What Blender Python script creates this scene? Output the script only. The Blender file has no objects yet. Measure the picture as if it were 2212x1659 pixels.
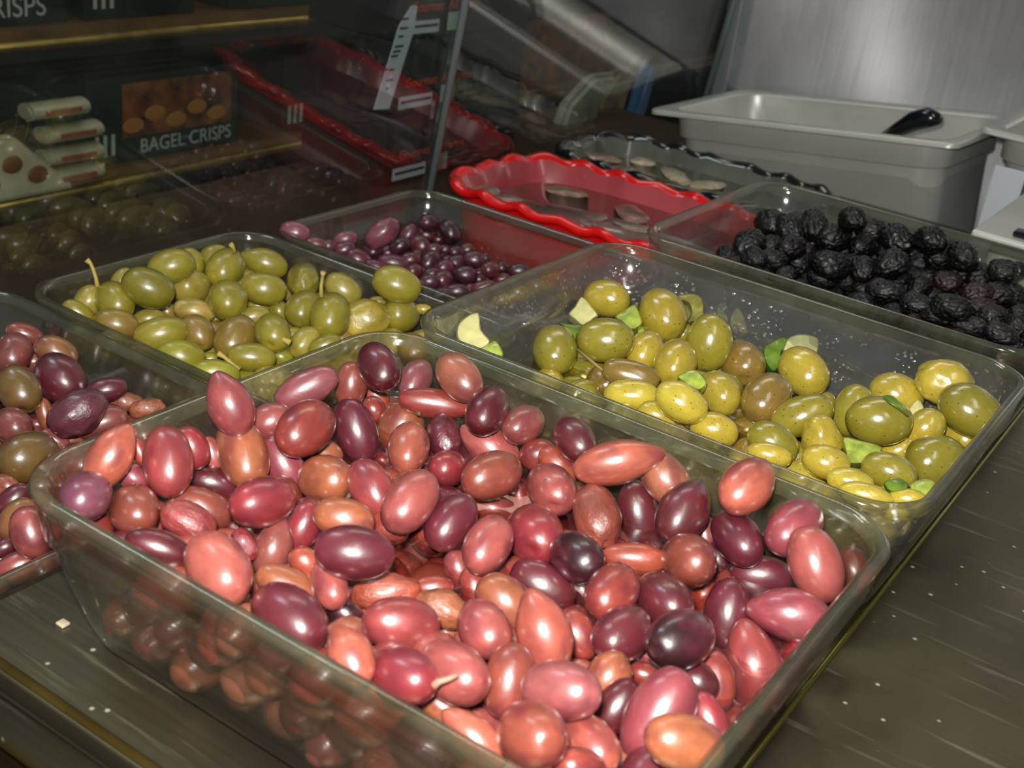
import bpy, bmesh, math, random
import numpy as np
from mathutils import Vector, Matrix, Quaternion, noise
sc = bpy.context.scene
C = sc.collection
# ---------------------------------------------------------------- units and camera
S = 0.217                      # one layout unit in metres (camera height above the pan rims)
Z0 = 0.3                       # layout height of the pan rims above the counter top
FPX, PITCH, ROLL, YAW = 2697.944, 0.43371042, 0.1376519, 2.10752813
def W3(u, v, z): return Vector((u*S, v*S, (z+Z0)*S))
cp, sp = math.cos(PITCH), math.sin(PITCH)
FW = np.array([math.cos(YAW)*cp, math.sin(YAW)*cp, -sp])
_r = np.array([math.sin(YAW), -math.cos(YAW), 0.0]); _u = np.cross(_r, FW)
RT = math.cos(ROLL)*_r + math.sin(ROLL)*_u
UP = -math.sin(ROLL)*_r + math.cos(ROLL)*_u
cam_d = bpy.data.cameras.new('camera'); cam = bpy.data.objects.new('camera', cam_d); C.objects.link(cam)
m = Matrix((RT.tolist(), UP.tolist(), (-FW).tolist())).transposed().to_4x4()
m.translation = W3(0, 0, 1); cam.matrix_world = m
cam_d.sensor_width = 36; cam_d.lens = FPX/2212*36; cam_d.clip_start = .01; cam_d.clip_end = 50
cam_d.dof.use_dof = True; cam_d.dof.focus_distance = 2.6*S; cam_d.dof.aperture_fstop = 19
sc.camera = cam
# world: the dim store beyond
wd = bpy.data.worlds.new('world'); sc.world = wd; wd.use_nodes = True
wd.node_tree.nodes['Background'].inputs[0].default_value = (.62, .66, .72, 1)
wd.node_tree.nodes['Background'].inputs[1].default_value = .13
def area(name, loc, target, size, power, col=(1, 1, 1), shape='RECTANGLE', sy=None, spread=math.pi):
    d = bpy.data.lights.new(name, 'AREA'); d.shape = shape; d.size = size; d.energy = power; d.color = col; d.spread = spread
    if shape == 'RECTANGLE': d.size_y = sy or size
    o = bpy.data.objects.new(name, d); C.objects.link(o); o.location = loc
    o.rotation_euler = (Vector(target)-Vector(loc)).to_track_quat('-Z', 'Y').to_euler(); return o
# the camera's own flash, just above and left of the lens
fl = Vector(W3(0, 0, 1)) + Vector((UP*.042 - RT*.012 + FW*.004).tolist())
area('camera_flash', fl, W3(-1.1, 2.3, -.1), .026, 4.3, (1, .97, .92), 'DISK')
# ceiling lamps of the shop
area('ceiling_lamp', (-1.9, .35, 1.9), (-.3, .4, 0), .3, 11, (.86, .93, 1), sy=1.2)
area('ceiling_lamp', (-.95, 1.6, 1.9), (-1.2, 1.3, -.1), .3, 6, (1, .9, .75), sy=1.4)
area('ceiling_lamp', (.7, -.5, 2.2), (-.2, .9, .1), .3, 7, (1, .93, .82), sy=1.4)
sc.view_settings.view_transform = 'Standard'; sc.view_settings.look = 'None'
sc.view_settings.exposure = 0.10; sc.view_settings.gamma = 1; sc.view_settings.use_curve_mapping = False
sc.cycles.use_denoising = True
sc.cycles.max_bounces = 10; sc.cycles.transparent_max_bounces = 24; sc.cycles.caustics_reflective = False; sc.cycles.caustics_refractive = False
sc.cycles.sample_clamp_indirect = 4
# ---------------------------------------------------------------- materials
def lin(c):
    return tuple((x/12.92 if x <= .04045 else ((x+.055)/1.055)**2.4) for x in c)
def nodes(name):
    m = bpy.data.materials.new(name); m.use_nodes = True
    nt = m.node_tree; return m, nt, nt.nodes, nt.links, nt.nodes['Principled BSDF']
def simple(name, col, rough=.5, metal=0, coat=0, noise_s=None, amt=.15, bump=0, emit=None, spec=.5):
    m, nt, N, L, B = nodes(name); c = lin(col)+(1,)
    B.inputs['Base Color'].default_value = c; B.inputs['Roughness'].default_value = rough
    B.inputs['Metallic'].default_value = metal; B.inputs['Coat Weight'].default_value = coat
    B.inputs['Specular IOR Level'].default_value = spec
    if noise_s:
        t = N.new('ShaderNodeTexCoord'); n = N.new('ShaderNodeTexNoise'); n.inputs['Scale'].default_value = noise_s
        n.inputs['Detail'].default_value = 6; L.new(t.outputs['Object'], n.inputs['Vector'])
        r = N.new('ShaderNodeValToRGB'); r.color_ramp.elements[0].position = .3; r.color_ramp.elements[1].position = .7
        r.color_ramp.elements[0].color = tuple(x*(1-amt*2) for x in c[:3])+(1,); r.color_ramp.elements[1].color = tuple(min(1, x*(1+amt)) for x in c[:3])+(1,)
        L.new(n.outputs['Fac'], r.inputs[0]); L.new(r.outputs[0], B.inputs['Base Color'])
        if bump:
            b = N.new('ShaderNodeBump'); b.inputs['Strength'].default_value = bump; b.inputs['Distance'].default_value = .001
            L.new(n.outputs['Fac'], b.inputs['Height']); L.new(b.outputs[0], B.inputs['Normal'])
    return m
def olive_mat(name, rough=.3, coat=.5, mottle=.35, speck=0, wr=.0, sss=.12, tint=None, scale=1.0, bumps=.15, crough=.19, cbump=.10, spec=1.0):
    m, nt, N, L, B = nodes(name)
    oi = N.new('ShaderNodeObjectInfo'); tc = N.new('ShaderNodeTexCoord')
    ad = N.new('ShaderNodeVectorMath'); ad.operation = 'ADD'
    mu = N.new('ShaderNodeMath'); mu.operation = 'MULTIPLY'; mu.inputs[1].default_value = 37
    L.new(oi.outputs['Random'], mu.inputs[0]); L.new(tc.outputs['Object'], ad.inputs[0]); L.new(mu.outputs[0], ad.inputs[1])
    n1 = N.new('ShaderNodeTexNoise'); n1.inputs['Scale'].default_value = 1.1*scale; n1.inputs['Detail'].default_value = 3
    L.new(ad.outputs[0], n1.inputs['Vector'])
    hs = N.new('ShaderNodeHueSaturation'); L.new(oi.outputs['Color'], hs.inputs['Color'])
    mr = N.new('ShaderNodeMapRange'); mr.inputs[1].default_value = .3; mr.inputs[2].default_value = .7; mr.inputs[3].default_value = 1-mottle; mr.inputs[4].default_value = 1+mottle*.7
    L.new(n1.outputs['Fac'], mr.inputs[0]); L.new(mr.outputs[0], hs.inputs['Value'])
    n2 = N.new('ShaderNodeTexNoise'); n2.inputs['Scale'].default_value = 7*scale; n2.inputs['Detail'].default_value = 5; L.new(ad.outputs[0], n2.inputs['Vector'])
    mx = N.new('ShaderNodeMix'); mx.data_type = 'RGBA'; mx.blend_type = 'MULTIPLY'
    mr2 = N.new('ShaderNodeMapRange'); mr2.inputs[1].default_value = .3; mr2.inputs[2].default_value = .75; mr2.inputs[3].default_value = 0; mr2.inputs[4].default_value = .35
    L.new(n2.outputs['Fac'], mr2.inputs[0]); L.new(mr2.outputs[0], mx.inputs[0]); L.new(hs.outputs[0], mx.inputs[6]); mx.inputs[7].default_value = (.72, .55, .5, 1)
    col = mx.outputs[2]
    if tint:
        n3 = N.new('ShaderNodeTexNoise'); n3.inputs['Scale'].default_value = .9*scale; L.new(ad.outputs[0], n3.inputs['Vector'])
        r3 = N.new('ShaderNodeMapRange'); r3.inputs[1].default_value = .5; r3.inputs[2].default_value = .68; L.new(n3.outputs['Fac'], r3.inputs[0]); r3.inputs[4].default_value = .6
        m3 = N.new('ShaderNodeMix'); m3.data_type = 'RGBA'; L.new(r3.outputs[0], m3.inputs[0]); L.new(col, m3.inputs[6]); m3.inputs[7].default_value = lin(tint)+(1,)
        col = m3.outputs[2]
    if speck:
        v = N.new('ShaderNodeTexVoronoi'); v.inputs['Scale'].default_value = 4.2; v.inputs['Randomness'].default_value = 1; L.new(ad.outputs[0], v.inputs['Vector'])
        ls = N.new('ShaderNodeMapRange'); ls.inputs[1].default_value = .09; ls.inputs[2].default_value = .15; ls.inputs[3].default_value = speck; ls.inputs[4].default_value = 0
        L.new(v.outputs['Distance'], ls.inputs[0])
        m4 = N.new('ShaderNodeMix'); m4.data_type = 'RGBA'; L.new(ls.outputs[0], m4.inputs[0]); L.new(col, m4.inputs[6]); m4.inputs[7].default_value = (.05, .035, .01, 1)
        col = m4.outputs[2]
    L.new(col, B.inputs['Base Color'])
    B.inputs['Roughness'].default_value = rough; B.inputs['Coat Weight'].default_value = coat; B.inputs['Coat Roughness'].default_value = crough; B.inputs['Specular IOR Level'].default_value = spec
    B.inputs['Subsurface Weight'].default_value = sss; B.inputs['Subsurface Radius'].default_value = (.6, .3, .15); B.inputs['Subsurface Scale'].default_value = .004
    bp = N.new('ShaderNodeBump'); bp.inputs['Strength'].default_value = bumps; bp.inputs['Distance'].default_value = .0008
    n5 = N.new('ShaderNodeTexNoise'); n5.inputs['Scale'].default_value = 3.0*scale; n5.inputs['Detail'].default_value = 6; n5.inputs['Roughness'].default_value = .62; L.new(ad.outputs[0], n5.inputs['Vector'])
    L.new(n5.outputs['Fac'], bp.inputs['Height']); L.new(bp.outputs[0], B.inputs['Normal'])
    bc = N.new('ShaderNodeBump'); bc.inputs['Strength'].default_value = cbump; bc.inputs['Distance'].default_value = .0006
    n6 = N.new('ShaderNodeTexNoise'); n6.inputs['Scale'].default_value = 9*scale; n6.inputs['Detail'].default_value = 2; L.new(ad.outputs[0], n6.inputs['Vector'])
    L.new(n6.outputs['Fac'], bc.inputs['Height']); L.new(bc.outputs[0], B.inputs['Coat Normal'])
    return m
def glass_mat(name, tint=(.955, .965, .94), haze=.07, hazecol=(.62, .64, .58), blur=.12, blurw=.08, refl=.06, specks=0, rr=.10):
    m = bpy.data.materials.new(name); m.use_nodes = True; nt = m.node_tree; N, L = nt.nodes, nt.links
    N.remove(N['Principled BSDF']); out = N['Material Output']
    tr = N.new('ShaderNodeBsdfTransparent'); tr.inputs[0].default_value = tint+(1,)
    rf = N.new('ShaderNodeBsdfRefraction'); rf.inputs[0].default_value = tint+(1,); rf.inputs['IOR'].default_value = 1.03; rf.inputs['Roughness'].default_value = blur
    df = N.new('ShaderNodeBsdfDiffuse'); df.inputs[0].default_value = lin(hazecol)+(1,)
    gl = N.new('ShaderNodeBsdfGlossy'); gl.inputs['Roughness'].default_value = rr; gl.inputs[0].default_value = (1, 1, 1, 1)
    fr = N.new('ShaderNodeFresnel'); ge = N.new('ShaderNodeNewGeometry'); io = N.new('ShaderNodeMapRange'); io.inputs[3].default_value = 1.5; io.inputs[4].default_value = 1/1.5
    L.new(ge.outputs['Backfacing'], io.inputs[0]); L.new(io.outputs[0], fr.inputs[0])
    ad = N.new('ShaderNodeMath'); ad.operation = 'ADD'; ad.inputs[1].default_value = refl; L.new(fr.outputs[0], ad.inputs[0])
    a = N.new('ShaderNodeMixShader'); a.inputs[0].default_value = blurw; L.new(tr.outputs[0], a.inputs[1]); L.new(rf.outputs[0], a.inputs[2])
    b = N.new('ShaderNodeMixShader'); L.new(a.outputs[0], b.inputs[1]); L.new(df.outputs[0], b.inputs[2])
    tc = N.new('ShaderNodeTexCoord'); n = N.new('ShaderNodeTexNoise'); n.inputs['Scale'].default_value = 22; n.inputs['Detail'].default_value = 5
    L.new(tc.outputs['Object'], n.inputs['Vector'])
    mr = N.new('ShaderNodeMapRange'); mr.inputs[1].default_value = .35; mr.inputs[2].default_value = .7; mr.inputs[3].default_value = haze*.5; mr.inputs[4].default_value = haze*1.5
    L.new(n.outputs['Fac'], mr.inputs[0])
    f = mr.outputs[0]
    if specks:
        v = N.new('ShaderNodeTexVoronoi'); v.inputs['Scale'].default_value = 330; L.new(tc.outputs['Object'], v.inputs['Vector'])
        s = N.new('ShaderNodeMapRange'); s.inputs[1].default_value = .2; s.inputs[2].default_value = .3; s.inputs[3].default_value = specks; s.inputs[4].default_value = 0
        L.new(v.outputs['Distance'], s.inputs[0])
        n4 = N.new('ShaderNodeTexNoise'); n4.inputs['Scale'].default_value = 60; L.new(tc.outputs['Object'], n4.inputs['Vector'])
        g4 = N.new('ShaderNodeMapRange'); g4.inputs[1].default_value = .47; g4.inputs[2].default_value = .58; L.new(n4.outputs['Fac'], g4.inputs[0])
        mm = N.new('ShaderNodeMath'); mm.operation = 'MULTIPLY'; L.new(s.outputs[0], mm.inputs[0]); L.new(g4.outputs[0], mm.inputs[1])
        mx = N.new('ShaderNodeMath'); mx.operation = 'MAXIMUM'; L.new(mm.outputs[0], mx.inputs[0]); L.new(f, mx.inputs[1]); f = mx.outputs[0]
        bp = N.new('ShaderNodeBump'); bp.inputs['Strength'].default_value = .5; bp.inputs['Distance'].default_value = .0005
        L.new(mm.outputs[0], bp.inputs['Height']); L.new(bp.outputs[0], gl.inputs['Normal'])
    L.new(f, b.inputs[0])
    c = N.new('ShaderNodeMixShader'); L.new(ad.outputs[0], c.inputs[0]); L.new(b.outputs[0], c.inputs[1]); L.new(gl.outputs[0], c.inputs[2])
    L.new(c.outputs[0], out.inputs[0]); return m
def steel_mat(name, col=(.62, .61, .57), rough=.33, wavy=0, brush=(1, 60, 60), metal=.92, dust=0, amt=.15):
    m, nt, N, L, B = nodes(name); B.inputs['Metallic'].default_value = metal
    tc = N.new('ShaderNodeTexCoord'); mp = N.new('ShaderNodeMapping'); mp.inputs['Scale'].default_value = brush; L.new(tc.outputs['Object'], mp.inputs[0])
    n = N.new('ShaderNodeTexNoise'); n.inputs['Scale'].default_value = 6; n.inputs['Detail'].default_value = 5; L.new(mp.outputs[0], n.inputs['Vector'])
    mr = N.new('ShaderNodeMapRange'); mr.inputs[3].default_value = rough*.75; mr.inputs[4].default_value = rough*1.3; L.new(n.outputs['Fac'], mr.inputs[0]); L.new(mr.outputs[0], B.inputs['Roughness'])
    n2 = N.new('ShaderNodeTexNoise'); n2.inputs['Scale'].default_value = 9; n2.inputs['Detail'].default_value = 6; L.new(tc.outputs['Object'], n2.inputs['Vector'])
    r = N.new('ShaderNodeValToRGB'); c = lin(col); r.color_ramp.elements[0].position = .32; r.color_ramp.elements[1].position = .68
    r.color_ramp.elements[0].color = tuple(x*(1-2*amt) for x in c)+(1,); r.color_ramp.elements[1].color = tuple(min(1, x*(1+amt)) for x in c)+(1,)
    L.new(n2.outputs['Fac'], r.inputs[0]); colo = r.outputs[0]
    bp = N.new('ShaderNodeBump'); bp.inputs['Strength'].default_value = .06; bp.inputs['Distance'].default_value = .0006; L.new(n.outputs['Fac'], bp.inputs['Height']); L.new(bp.outputs[0], B.inputs['Normal'])
    if wavy:
        nw_ = N.new('ShaderNodeTexNoise'); nw_.inputs['Scale'].default_value = 3.2; nw_.inputs['Detail'].default_value = 1; L.new(tc.outputs['Object'], nw_.inputs['Vector'])
        bw = N.new('ShaderNodeBump'); bw.inputs['Strength'].default_value = 1; bw.inputs['Distance'].default_value = wavy; L.new(nw_.outputs['Fac'], bw.inputs['Height']); L.new(bw.outputs[0], bp.inputs['Normal'])
    if dust:
        v = N.new('ShaderNodeTexVoronoi'); v.inputs['Scale'].default_value = 85; L.new(tc.outputs['Object'], v.inputs['Vector'])
        s = N.new('ShaderNodeMapRange'); s.inputs[1].default_value = .05; s.inputs[2].default_value = .1; s.inputs[3].default_value = dust; s.inputs[4].default_value = 0; L.new(v.outputs['Distance'], s.inputs[0])
        mpp = N.new('ShaderNodeMapping'); mpp.inputs['Scale'].default_value = (4, 50, 1); L.new(tc.outputs['Object'], mpp.inputs[0])
        n3 = N.new('ShaderNodeTexNoise'); n3.inputs['Scale'].default_value = 4; n3.inputs['Detail'].default_value = 8; L.new(mpp.outputs[0], n3.inputs['Vector'])
        s3 = N.new('ShaderNodeMapRange'); s3.inputs[1].default_value = .6; s3.inputs[2].default_value = .75; s3.inputs[4].default_value = dust*.35; L.new(n3.outputs['Fac'], s3.inputs[0])
        a = N.new('ShaderNodeMath'); a.operation = 'MAXIMUM'; L.new(s.outputs[0], a.inputs[0]); L.new(s3.outputs[0], a.inputs[1])
        mx = N.new('ShaderNodeMix'); mx.data_type = 'RGBA'; L.new(a.outputs[0], mx.inputs[0]); L.new(colo, mx.inputs[6]); mx.inputs[7].default_value = (.55, .5, .42, 1); colo = mx.outputs[2]
        iv = N.new('ShaderNodeMath'); iv.operation = 'SUBTRACT'; iv.inputs[0].default_value = metal; L.new(a.outputs[0], iv.inputs[1]); L.new(iv.outputs[0], B.inputs['Metallic'])
    L.new(colo, B.inputs['Base Color']); return m
M = {}
M['kal'] = olive_mat('olive_skin_kalamata', .36, .95, .26, bumps=.15, sss=.06, tint=(.42, .14, .20))
M['kalw'] = olive_mat('olive_skin_wrinkled', .3, .7, .3, bumps=.9, sss=.05)
M['grn'] = olive_mat('olive_skin_green', .36, .6, .16, tint=(.56, .50, .10), bumps=.08, sss=.1)
M['mar'] = olive_mat('olive_skin_oiled', .22, .9, .14, speck=.85, bumps=.2, sss=.1)
M['blk'] = olive_mat('olive_skin_black', .36, .6, .4, crough=.10, cbump=.6, spec=.3, bumps=1.0, sss=0, scale=1.3)
M['pur'] = olive_mat('olive_skin_purple', .33, .4, .3, tint=(.42, .20, .26), bumps=.25, sss=.06)
M['glass'] = glass_mat('dish_glass', haze=.06, hazecol=(.55, .55, .48))
M['glassfront'] = glass_mat('dish_glass_hazy', haze=.055, blur=.10, blurw=.22, hazecol=(.50, .44, .36), tint=(.985, .985, .97))
M['rimglass'] = glass_mat('dish_rim_glass', haze=.22, hazecol=(.46, .47, .36), blur=.2, blurw=.5)
M['glassoily'] = glass_mat('dish_glass_oily', haze=.08, specks=.5, hazecol=(.66, .66, .64))
M['pane'] = glass_mat('pane_glass', tint=(.93, .96, .95), haze=.012, hazecol=(.7, .72, .72), blurw=0, refl=.02, rr=.0)
M['steel'] = steel_mat('counter_steel', (.47, .45, .36), .38, dust=.7, amt=.2)
M['well'] = steel_mat('well_steel', (.34, .30, .24), .4, amt=.2)
M['wallsteel'] = steel_mat('wall_steel', (.84, .84, .85), .36, wavy=.09, brush=(40, 1, 1.5), metal=.62, amt=.08)
M['pansteel'] = steel_mat('pan_steel', (.86, .86, .82), .36, brush=(3, 3, 3), metal=.35, amt=.05)
M['trimsteel'] = simple('trim_steel', (.62, .60, .30), .3, .8)
M['golden'] = simple('golden_steel', (.60, .50, .25), .35, .8, noise_s=30, amt=.25)
M['red'] = simple('red_melamine', (.93, .08, .08), .22, coat=.5, noise_s=8, amt=.05)
M['redin'] = simple('red_dish_inside', (.74, .30, .32), .3, coat=.4, noise_s=12, amt=.12)
M['blackm'] = simple('black_melamine', (.06, .07, .06), .15, coat=.8)
M['greyin'] = simple('black_dish_inside', (.42, .43, .38), .28, coat=.5, noise_s=14, amt=.2)
M['rod'] = simple('rod_metal', (.66, .72, .72), .3, .6)
M['stem'] = simple('olive_stem', (.78, .70, .38), .6)
M['stemdull'] = simple('dull_stem', (.66, .50, .42), .5)
M['pit'] = simple('stem_scar', (.42, .30, .22), .7)
M['blackp'] = simple('black_plastic', (.03, .05, .08), .18, coat=.7)
M['wood'] = simple('shelf_wood', (.50, .36, .16), .35, coat=.3, noise_s=18, amt=.25)
M['ledge'] = simple('ledge_laminate', (.27, .20, .11), .45, noise_s=6, amt=.3)
M['dark'] = simple('dark_panel', (.10, .10, .08), .6)
M['celery'] = simple('celery_green', (.66, .73, .30), .3, coat=.5, noise_s=160, amt=.25, bump=.4)
M['celerypale'] = simple('celery_pale', (.84, .83, .56), .32, coat=.5, noise_s=130, amt=.12, bump=.4)
M['leaf'] = simple('leaf_green', (.42, .54, .16), .35, coat=.4, noise_s=90, amt=.3, bump=.5)
M['shred'] = simple('lettuce_shred', (.60, .58, .26), .35, coat=.5, noise_s=120, amt=.3, bump=.5)
M['twig'] = simple('twig', (.50, .42, .22), .6)
M['white'] = simple('white_paper', (.82, .86, .88), .7)
M['ink'] = simple('ink', (.06, .08, .09), .6)
M['orange'] = simple('orange_print', (.85, .30, .12), .6)
M['grn_box'] = simple('green_card', (.05, .16, .09), .4, noise_s=10, amt=.2)
M['blk_box'] = simple('black_card', (.09, .10, .09), .45, noise_s=10, amt=.2)
M['lettering'] = simple('pale_lettering', (.72, .78, .70), .6)
M['garlic'] = simple('pale_piece', (.80, .74, .62), .35, coat=.4, noise_s=90, amt=.2)
M['mush'] = simple('mushroom_piece', (.60, .50, .42), .35, coat=.5, noise_s=80, amt=.3)
# ---------------------------------------------------------------- helpers
def tag(o, label=None, cat=None, group=None, kind=None):
    if label: o['label'] = label
    if cat: o['category'] = cat
    if group: o['group'] = group
    if kind: o['kind'] = kind
    return o
def mesh_obj(name, verts, faces, mat, parent=None, smooth=True):
    me = bpy.data.meshes.new(name); me.from_pydata([tuple(v) for v in verts], [], faces); me.validate(); me.update()
    if smooth: me.polygons.foreach_set('use_smooth', [True]*len(me.polygons))
    if mat: me.materials.append(mat)
    o = bpy.data.objects.new(name, me); C.objects.link(o)
    if parent: o.parent = parent
    return o
def bm_obj(name, bm, mat, parent=None, smooth=True):
    bmesh.ops.recalc_face_normals(bm, faces=bm.faces[:])
    me = bpy.data.meshes.new(name); bm.to_mesh(me); bm.free()
    if smooth:
        me.polygons.foreach_set('use_smooth', [True]*len(me.polygons)); me.set_sharp_from_angle(angle=math.radians(42))
    me.materials.append(mat); o = bpy.data.objects.new(name, me); C.objects.link(o)
    if parent: o.parent = parent
    return o
def box(name, a, b, mat, parent=None, bev=.0, units=True):
    A = Vector(W3(*a)) if units else Vector(a); B = Vector(W3(*b)) if units else Vector(b)
    c = (A+B)/2; d = B-A; bm = bmesh.new(); bmesh.ops.create_cube(bm, size=1)
    for v in bm.verts: v.co = Vector((v.co.x*abs(d.x), v.co.y*abs(d.y), v.co.z*abs(d.z)))+c
    if bev: bmesh.ops.bevel(bm, geom=bm.edges[:], offset=bev, segments=3, affect='EDGES', profile=.6)
    return bm_obj(name, bm, mat, parent)
def empty(name, loc=(0, 0, 0)):
    o = bpy.data.objects.new(name, None); C.objects.link(o); o.location = loc; o.empty_display_size = .02; return o
def tube(name, pts, rad, mat, parent=None, seg=10):
    V = []; F = []; pts = [Vector(p) for p in pts]; n = len(pts)
    for i, p in enumerate(pts):
        d = (pts[min(i+1, n-1)]-pts[max(i-1, 0)]).normalized(); a = d.orthogonal().normalized()
        if i and abs(a.dot(pa)) < .9999: a = (pa-d*pa.dot(d)).normalized()
        pa = a; b = d.cross(a); r = rad[i] if hasattr(rad, '__len__') else rad
        for k in range(seg): t = 2*math.pi*k/seg; V.append(p+a*math.cos(t)*r+b*math.sin(t)*r)
    for i in range(n-1):
        for k in range(seg): F.append((i*seg+k, i*seg+(k+1) % seg, (i+1)*seg+(k+1) % seg, (i+1)*seg+k))
    F.append(tuple(range(seg-1, -1, -1))); F.append(tuple(range((n-1)*seg, n*seg)))
    return mesh_obj(name, V, F, mat, parent)
def rrect(hu, hv, r, n=8):
    pts = []
    for cx, cy, a0 in ((hu-r, hv-r, 0), (-(hu-r), hv-r, 90), (-(hu-r), -(hv-r), 180), (hu-r, -(hv-r), 270)):
        for k in range(n+1):
            a = math.radians(a0+90*k/n); pts.append((cx+r*math.cos(a), cy+r*math.sin(a)))
    return pts
def loft(name, rings, mat, parent=None, cap0=True, cap1=True):
    n = len(rings[0]); V = [p for r in rings for p in r]; F = []
    for i in range(len(rings)-1):
        for k in range(n): F.append((i*n+k, i*n+(k+1) % n, (i+1)*n+(k+1) % n, (i+1)*n+k))
    if cap0: F.append(tuple(range(n-1, -1, -1)))
    if cap1: F.append(tuple(range((len(rings)-1)*n, len(rings)*n)))
    return mesh_obj(name, V, F, mat, parent)
def text(name, s, size, mat, parent, mw, ext=.0002, align='LEFT'):
    cu = bpy.data.curves.new(name, 'FONT'); cu.body = s; cu.size = size; cu.extrude = ext; cu.align_x = align; cu.materials.append(mat)
    o = bpy.data.objects.new(name, cu); me = bpy.data.meshes.new_from_object(o); bpy.data.objects.remove(o)
    o = bpy.data.objects.new(name, me); C.objects.link(o); o.parent = parent; o.matrix_parent_inverse = Matrix.Translation(-parent.location); o.matrix_basis = mw; return o
# ---------------------------------------------------------------- the setting
def S_(o): tag(o, kind='structure'); return o
S_(box('floor', (-9, -2, -4.35), (3, 9, -4.3), M['dark']))
S_(box('trim_1', (-1.545, .93, -.36), (1.1, 5.0, -.3), M['steel'], bev=.0012)); bpy.data.objects['trim_1'].name = 'counter_top'
S_(box('counter_front', (-1.5, .90, -1.6), (1.1, .925, -.33), M['well']))
S_(box('well_floor', (-2.72, .6, -.65), (-1.2, 5.1, -.6), M['well']))
S_(box('well_side', (-1.56, .93, -.6), (-1.548, 5.0, -.305), M['well']))
e = tube('counter_bead', [W3(-1.53, .943, -.303), W3(1.1, .943, -.303)], .0022, M['golden']); S_(e)
e = tube('counter_rolled_edge', [W3(-1.56, .895, -.345), W3(1.1, .895, -.345)], .0065, M['steel']); S_(e)
e = box('front_rail', (-3.0, .70, -.50), (1.1, .865, -.44), M['golden'], bev=.004); S_(e)
e = tube('counter_seam', [W3(-.405, .95, -.3), W3(-.405, 3.9, -.3)], .0013, M['trimsteel']); S_(e)
S_(box('wall_back', (-2.62, 6.2, -1.0), (3.0, 6.28, 4), M['wallsteel']))
S_(box('wall_post', (-2.66, 6.06, -.62), (-2.58, 6.19, 3), M['rod'], bev=.002)); 
# ---------------------------------------------------------------- glass dishes
def dish(name, u0, u1, v0, v1, zr, h, mat, label, group=None, yaw=0):
    cu, cv = (u0+u1)/2, (v0+v1)/2; hu, hv = (u1-u0)/2, (v1-v0)/2
    T = .075; t = .025
    prof = []   # (inset, z, corner radius)
    prof += [(T+.05, -h, .07), (T+.012, -h+.003, .10), (T, -h+.018, .11)]
    prof += [(T*.8, -h+.06, .115), (T*.40, -h*.42, .12), (T*.36, -.10, .122), (.015, -.088, .13), (.008, -.03, .13), (.004, -.02, .133), (0, -.010, .135), (.003, -.002, .135), (.010, .001, .13)]
    prof += [(.019, -.001, .125), (t, -.008, .12), (t+.003, -.022, .118), (t+.010, -.088, .113), (T*.36+t, -.102, .11), (T*.40+t, -h*.42, .105), (T*.75+t*.8, -h+.07, .10), (T+t*.55, -h+.03, .095), (T+t+.01, -h+.014, .08)]
    rings = [[Vector((x*S, y*S, (z)*S)) for x, y in rrect(hu-i, hv-i, r-.014)] for i, z, r in prof]
    o = empty(name, W3(cu, cv, zr-h))
    for nm, rr_, mt, c0, c1 in (('outer_wall', rings[:8], mat, 1, 0), ('rim', rings[7:15], M['rimglass'], 0, 0), ('inner_wall', rings[14:], mat, 0, 1)):
        q = loft(nm, [[v+Vector((0, 0, h*S)) for v in r] for r in rr_], mt, o, cap0=bool(c0), cap1=bool(c1))
    tag(o, label, 'dish', group); return o
DISH = dict(E=(-1.458, -.336, .983, 1.912, 0), D=(-1.445, -.332, 1.93, 2.835, 0), H=(-1.430, -.33, 2.915, 3.82, 0),
            F=(-2.72, -1.585, .95, 1.87, -.3), C=(-2.66, -1.58, 1.885, 2.735, -.3), G=(-2.62, -1.58, 2.76, 3.57, -.3))
LBL = dict(E='large rectangular glass dish nearest the camera, heaped with pink and maroon kalamata olives',
           D='rectangular glass dish behind the front one, oily inside, holding seasoned yellow-green olives and celery',
           H='rectangular glass dish of shrivelled black olives in front of the steel pans',
           F='rectangular glass dish cut by the left picture edge, holding mixed purple and brown olives',
           C='rectangular glass dish of large plain green olives with stems, behind the left dish',
           G='rectangular glass dish of small purple olives beside the red dish')
for k, (u0, u1, v0, v1, zr) in DISH.items():
    dish('glass_dish', u0, u1, v0, v1, zr, .297, M['glassfront'] if k == 'E' else M['glassoily'] if k == 'D' else M['glass'], LBL[k])
# ---------------------------------------------------------------- olives
COL = {
 'wine': (.40, .05, .12), 'plum': (.47, .12, .22), 'maroon': (.46, .13, .19), 'nearblack': (.24, .07, .13), 'crimson': (.68, .16, .24),
 'rosered': (.72, .25, .28), 'rose': (.76, .34, .35), 'pinkrose': (.88, .42, .40), 'salmonrose': (.84, .38, .33), 'salmon': (.84, .40, .32),
 'salmonbrown': (.78, .44, .34), 'brownred': (.66, .29, .23), 'brickred': (.70, .24, .20), 'orangered': (.78, .32, .22), 'orange': (.78, .42, .26),
 'dusky': (.68, .33, .33), 'mauve': (.68, .33, .40), 'rosemauve': (.72, .30, .34), 'orchid': (.70, .27, .36), 'pinkmauve': (.76, .38, .42), 'lilac': (.55, .27, .40),
 'tan': (.70, .45, .24), 'olivebrown': (.55, .42, .16), 'mauveplum': (.48, .20, .30),
 'green': (.60, .56, .14), 'darkgreen': (.50, .48, .10), 'yellowgreen': (.66, .61, .22), 'browngreen': (.58, .47, .18), 'tangreen': (.74, .64, .32),
 'brightgreen': (.62, .62, .10), 'yellow': (.74, .66, .18), 'brightyellow': (.78, .71, .20),
 'darkplum': (.33, .13, .18), 'black': (.085, .08, .09), 'blackgreen': (.12, .12, .05), 'blackgloss': (.05, .05, .055), 'blackpurple': (.13, .08, .10), 'blackred': (.20, .08, .05)}
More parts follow.
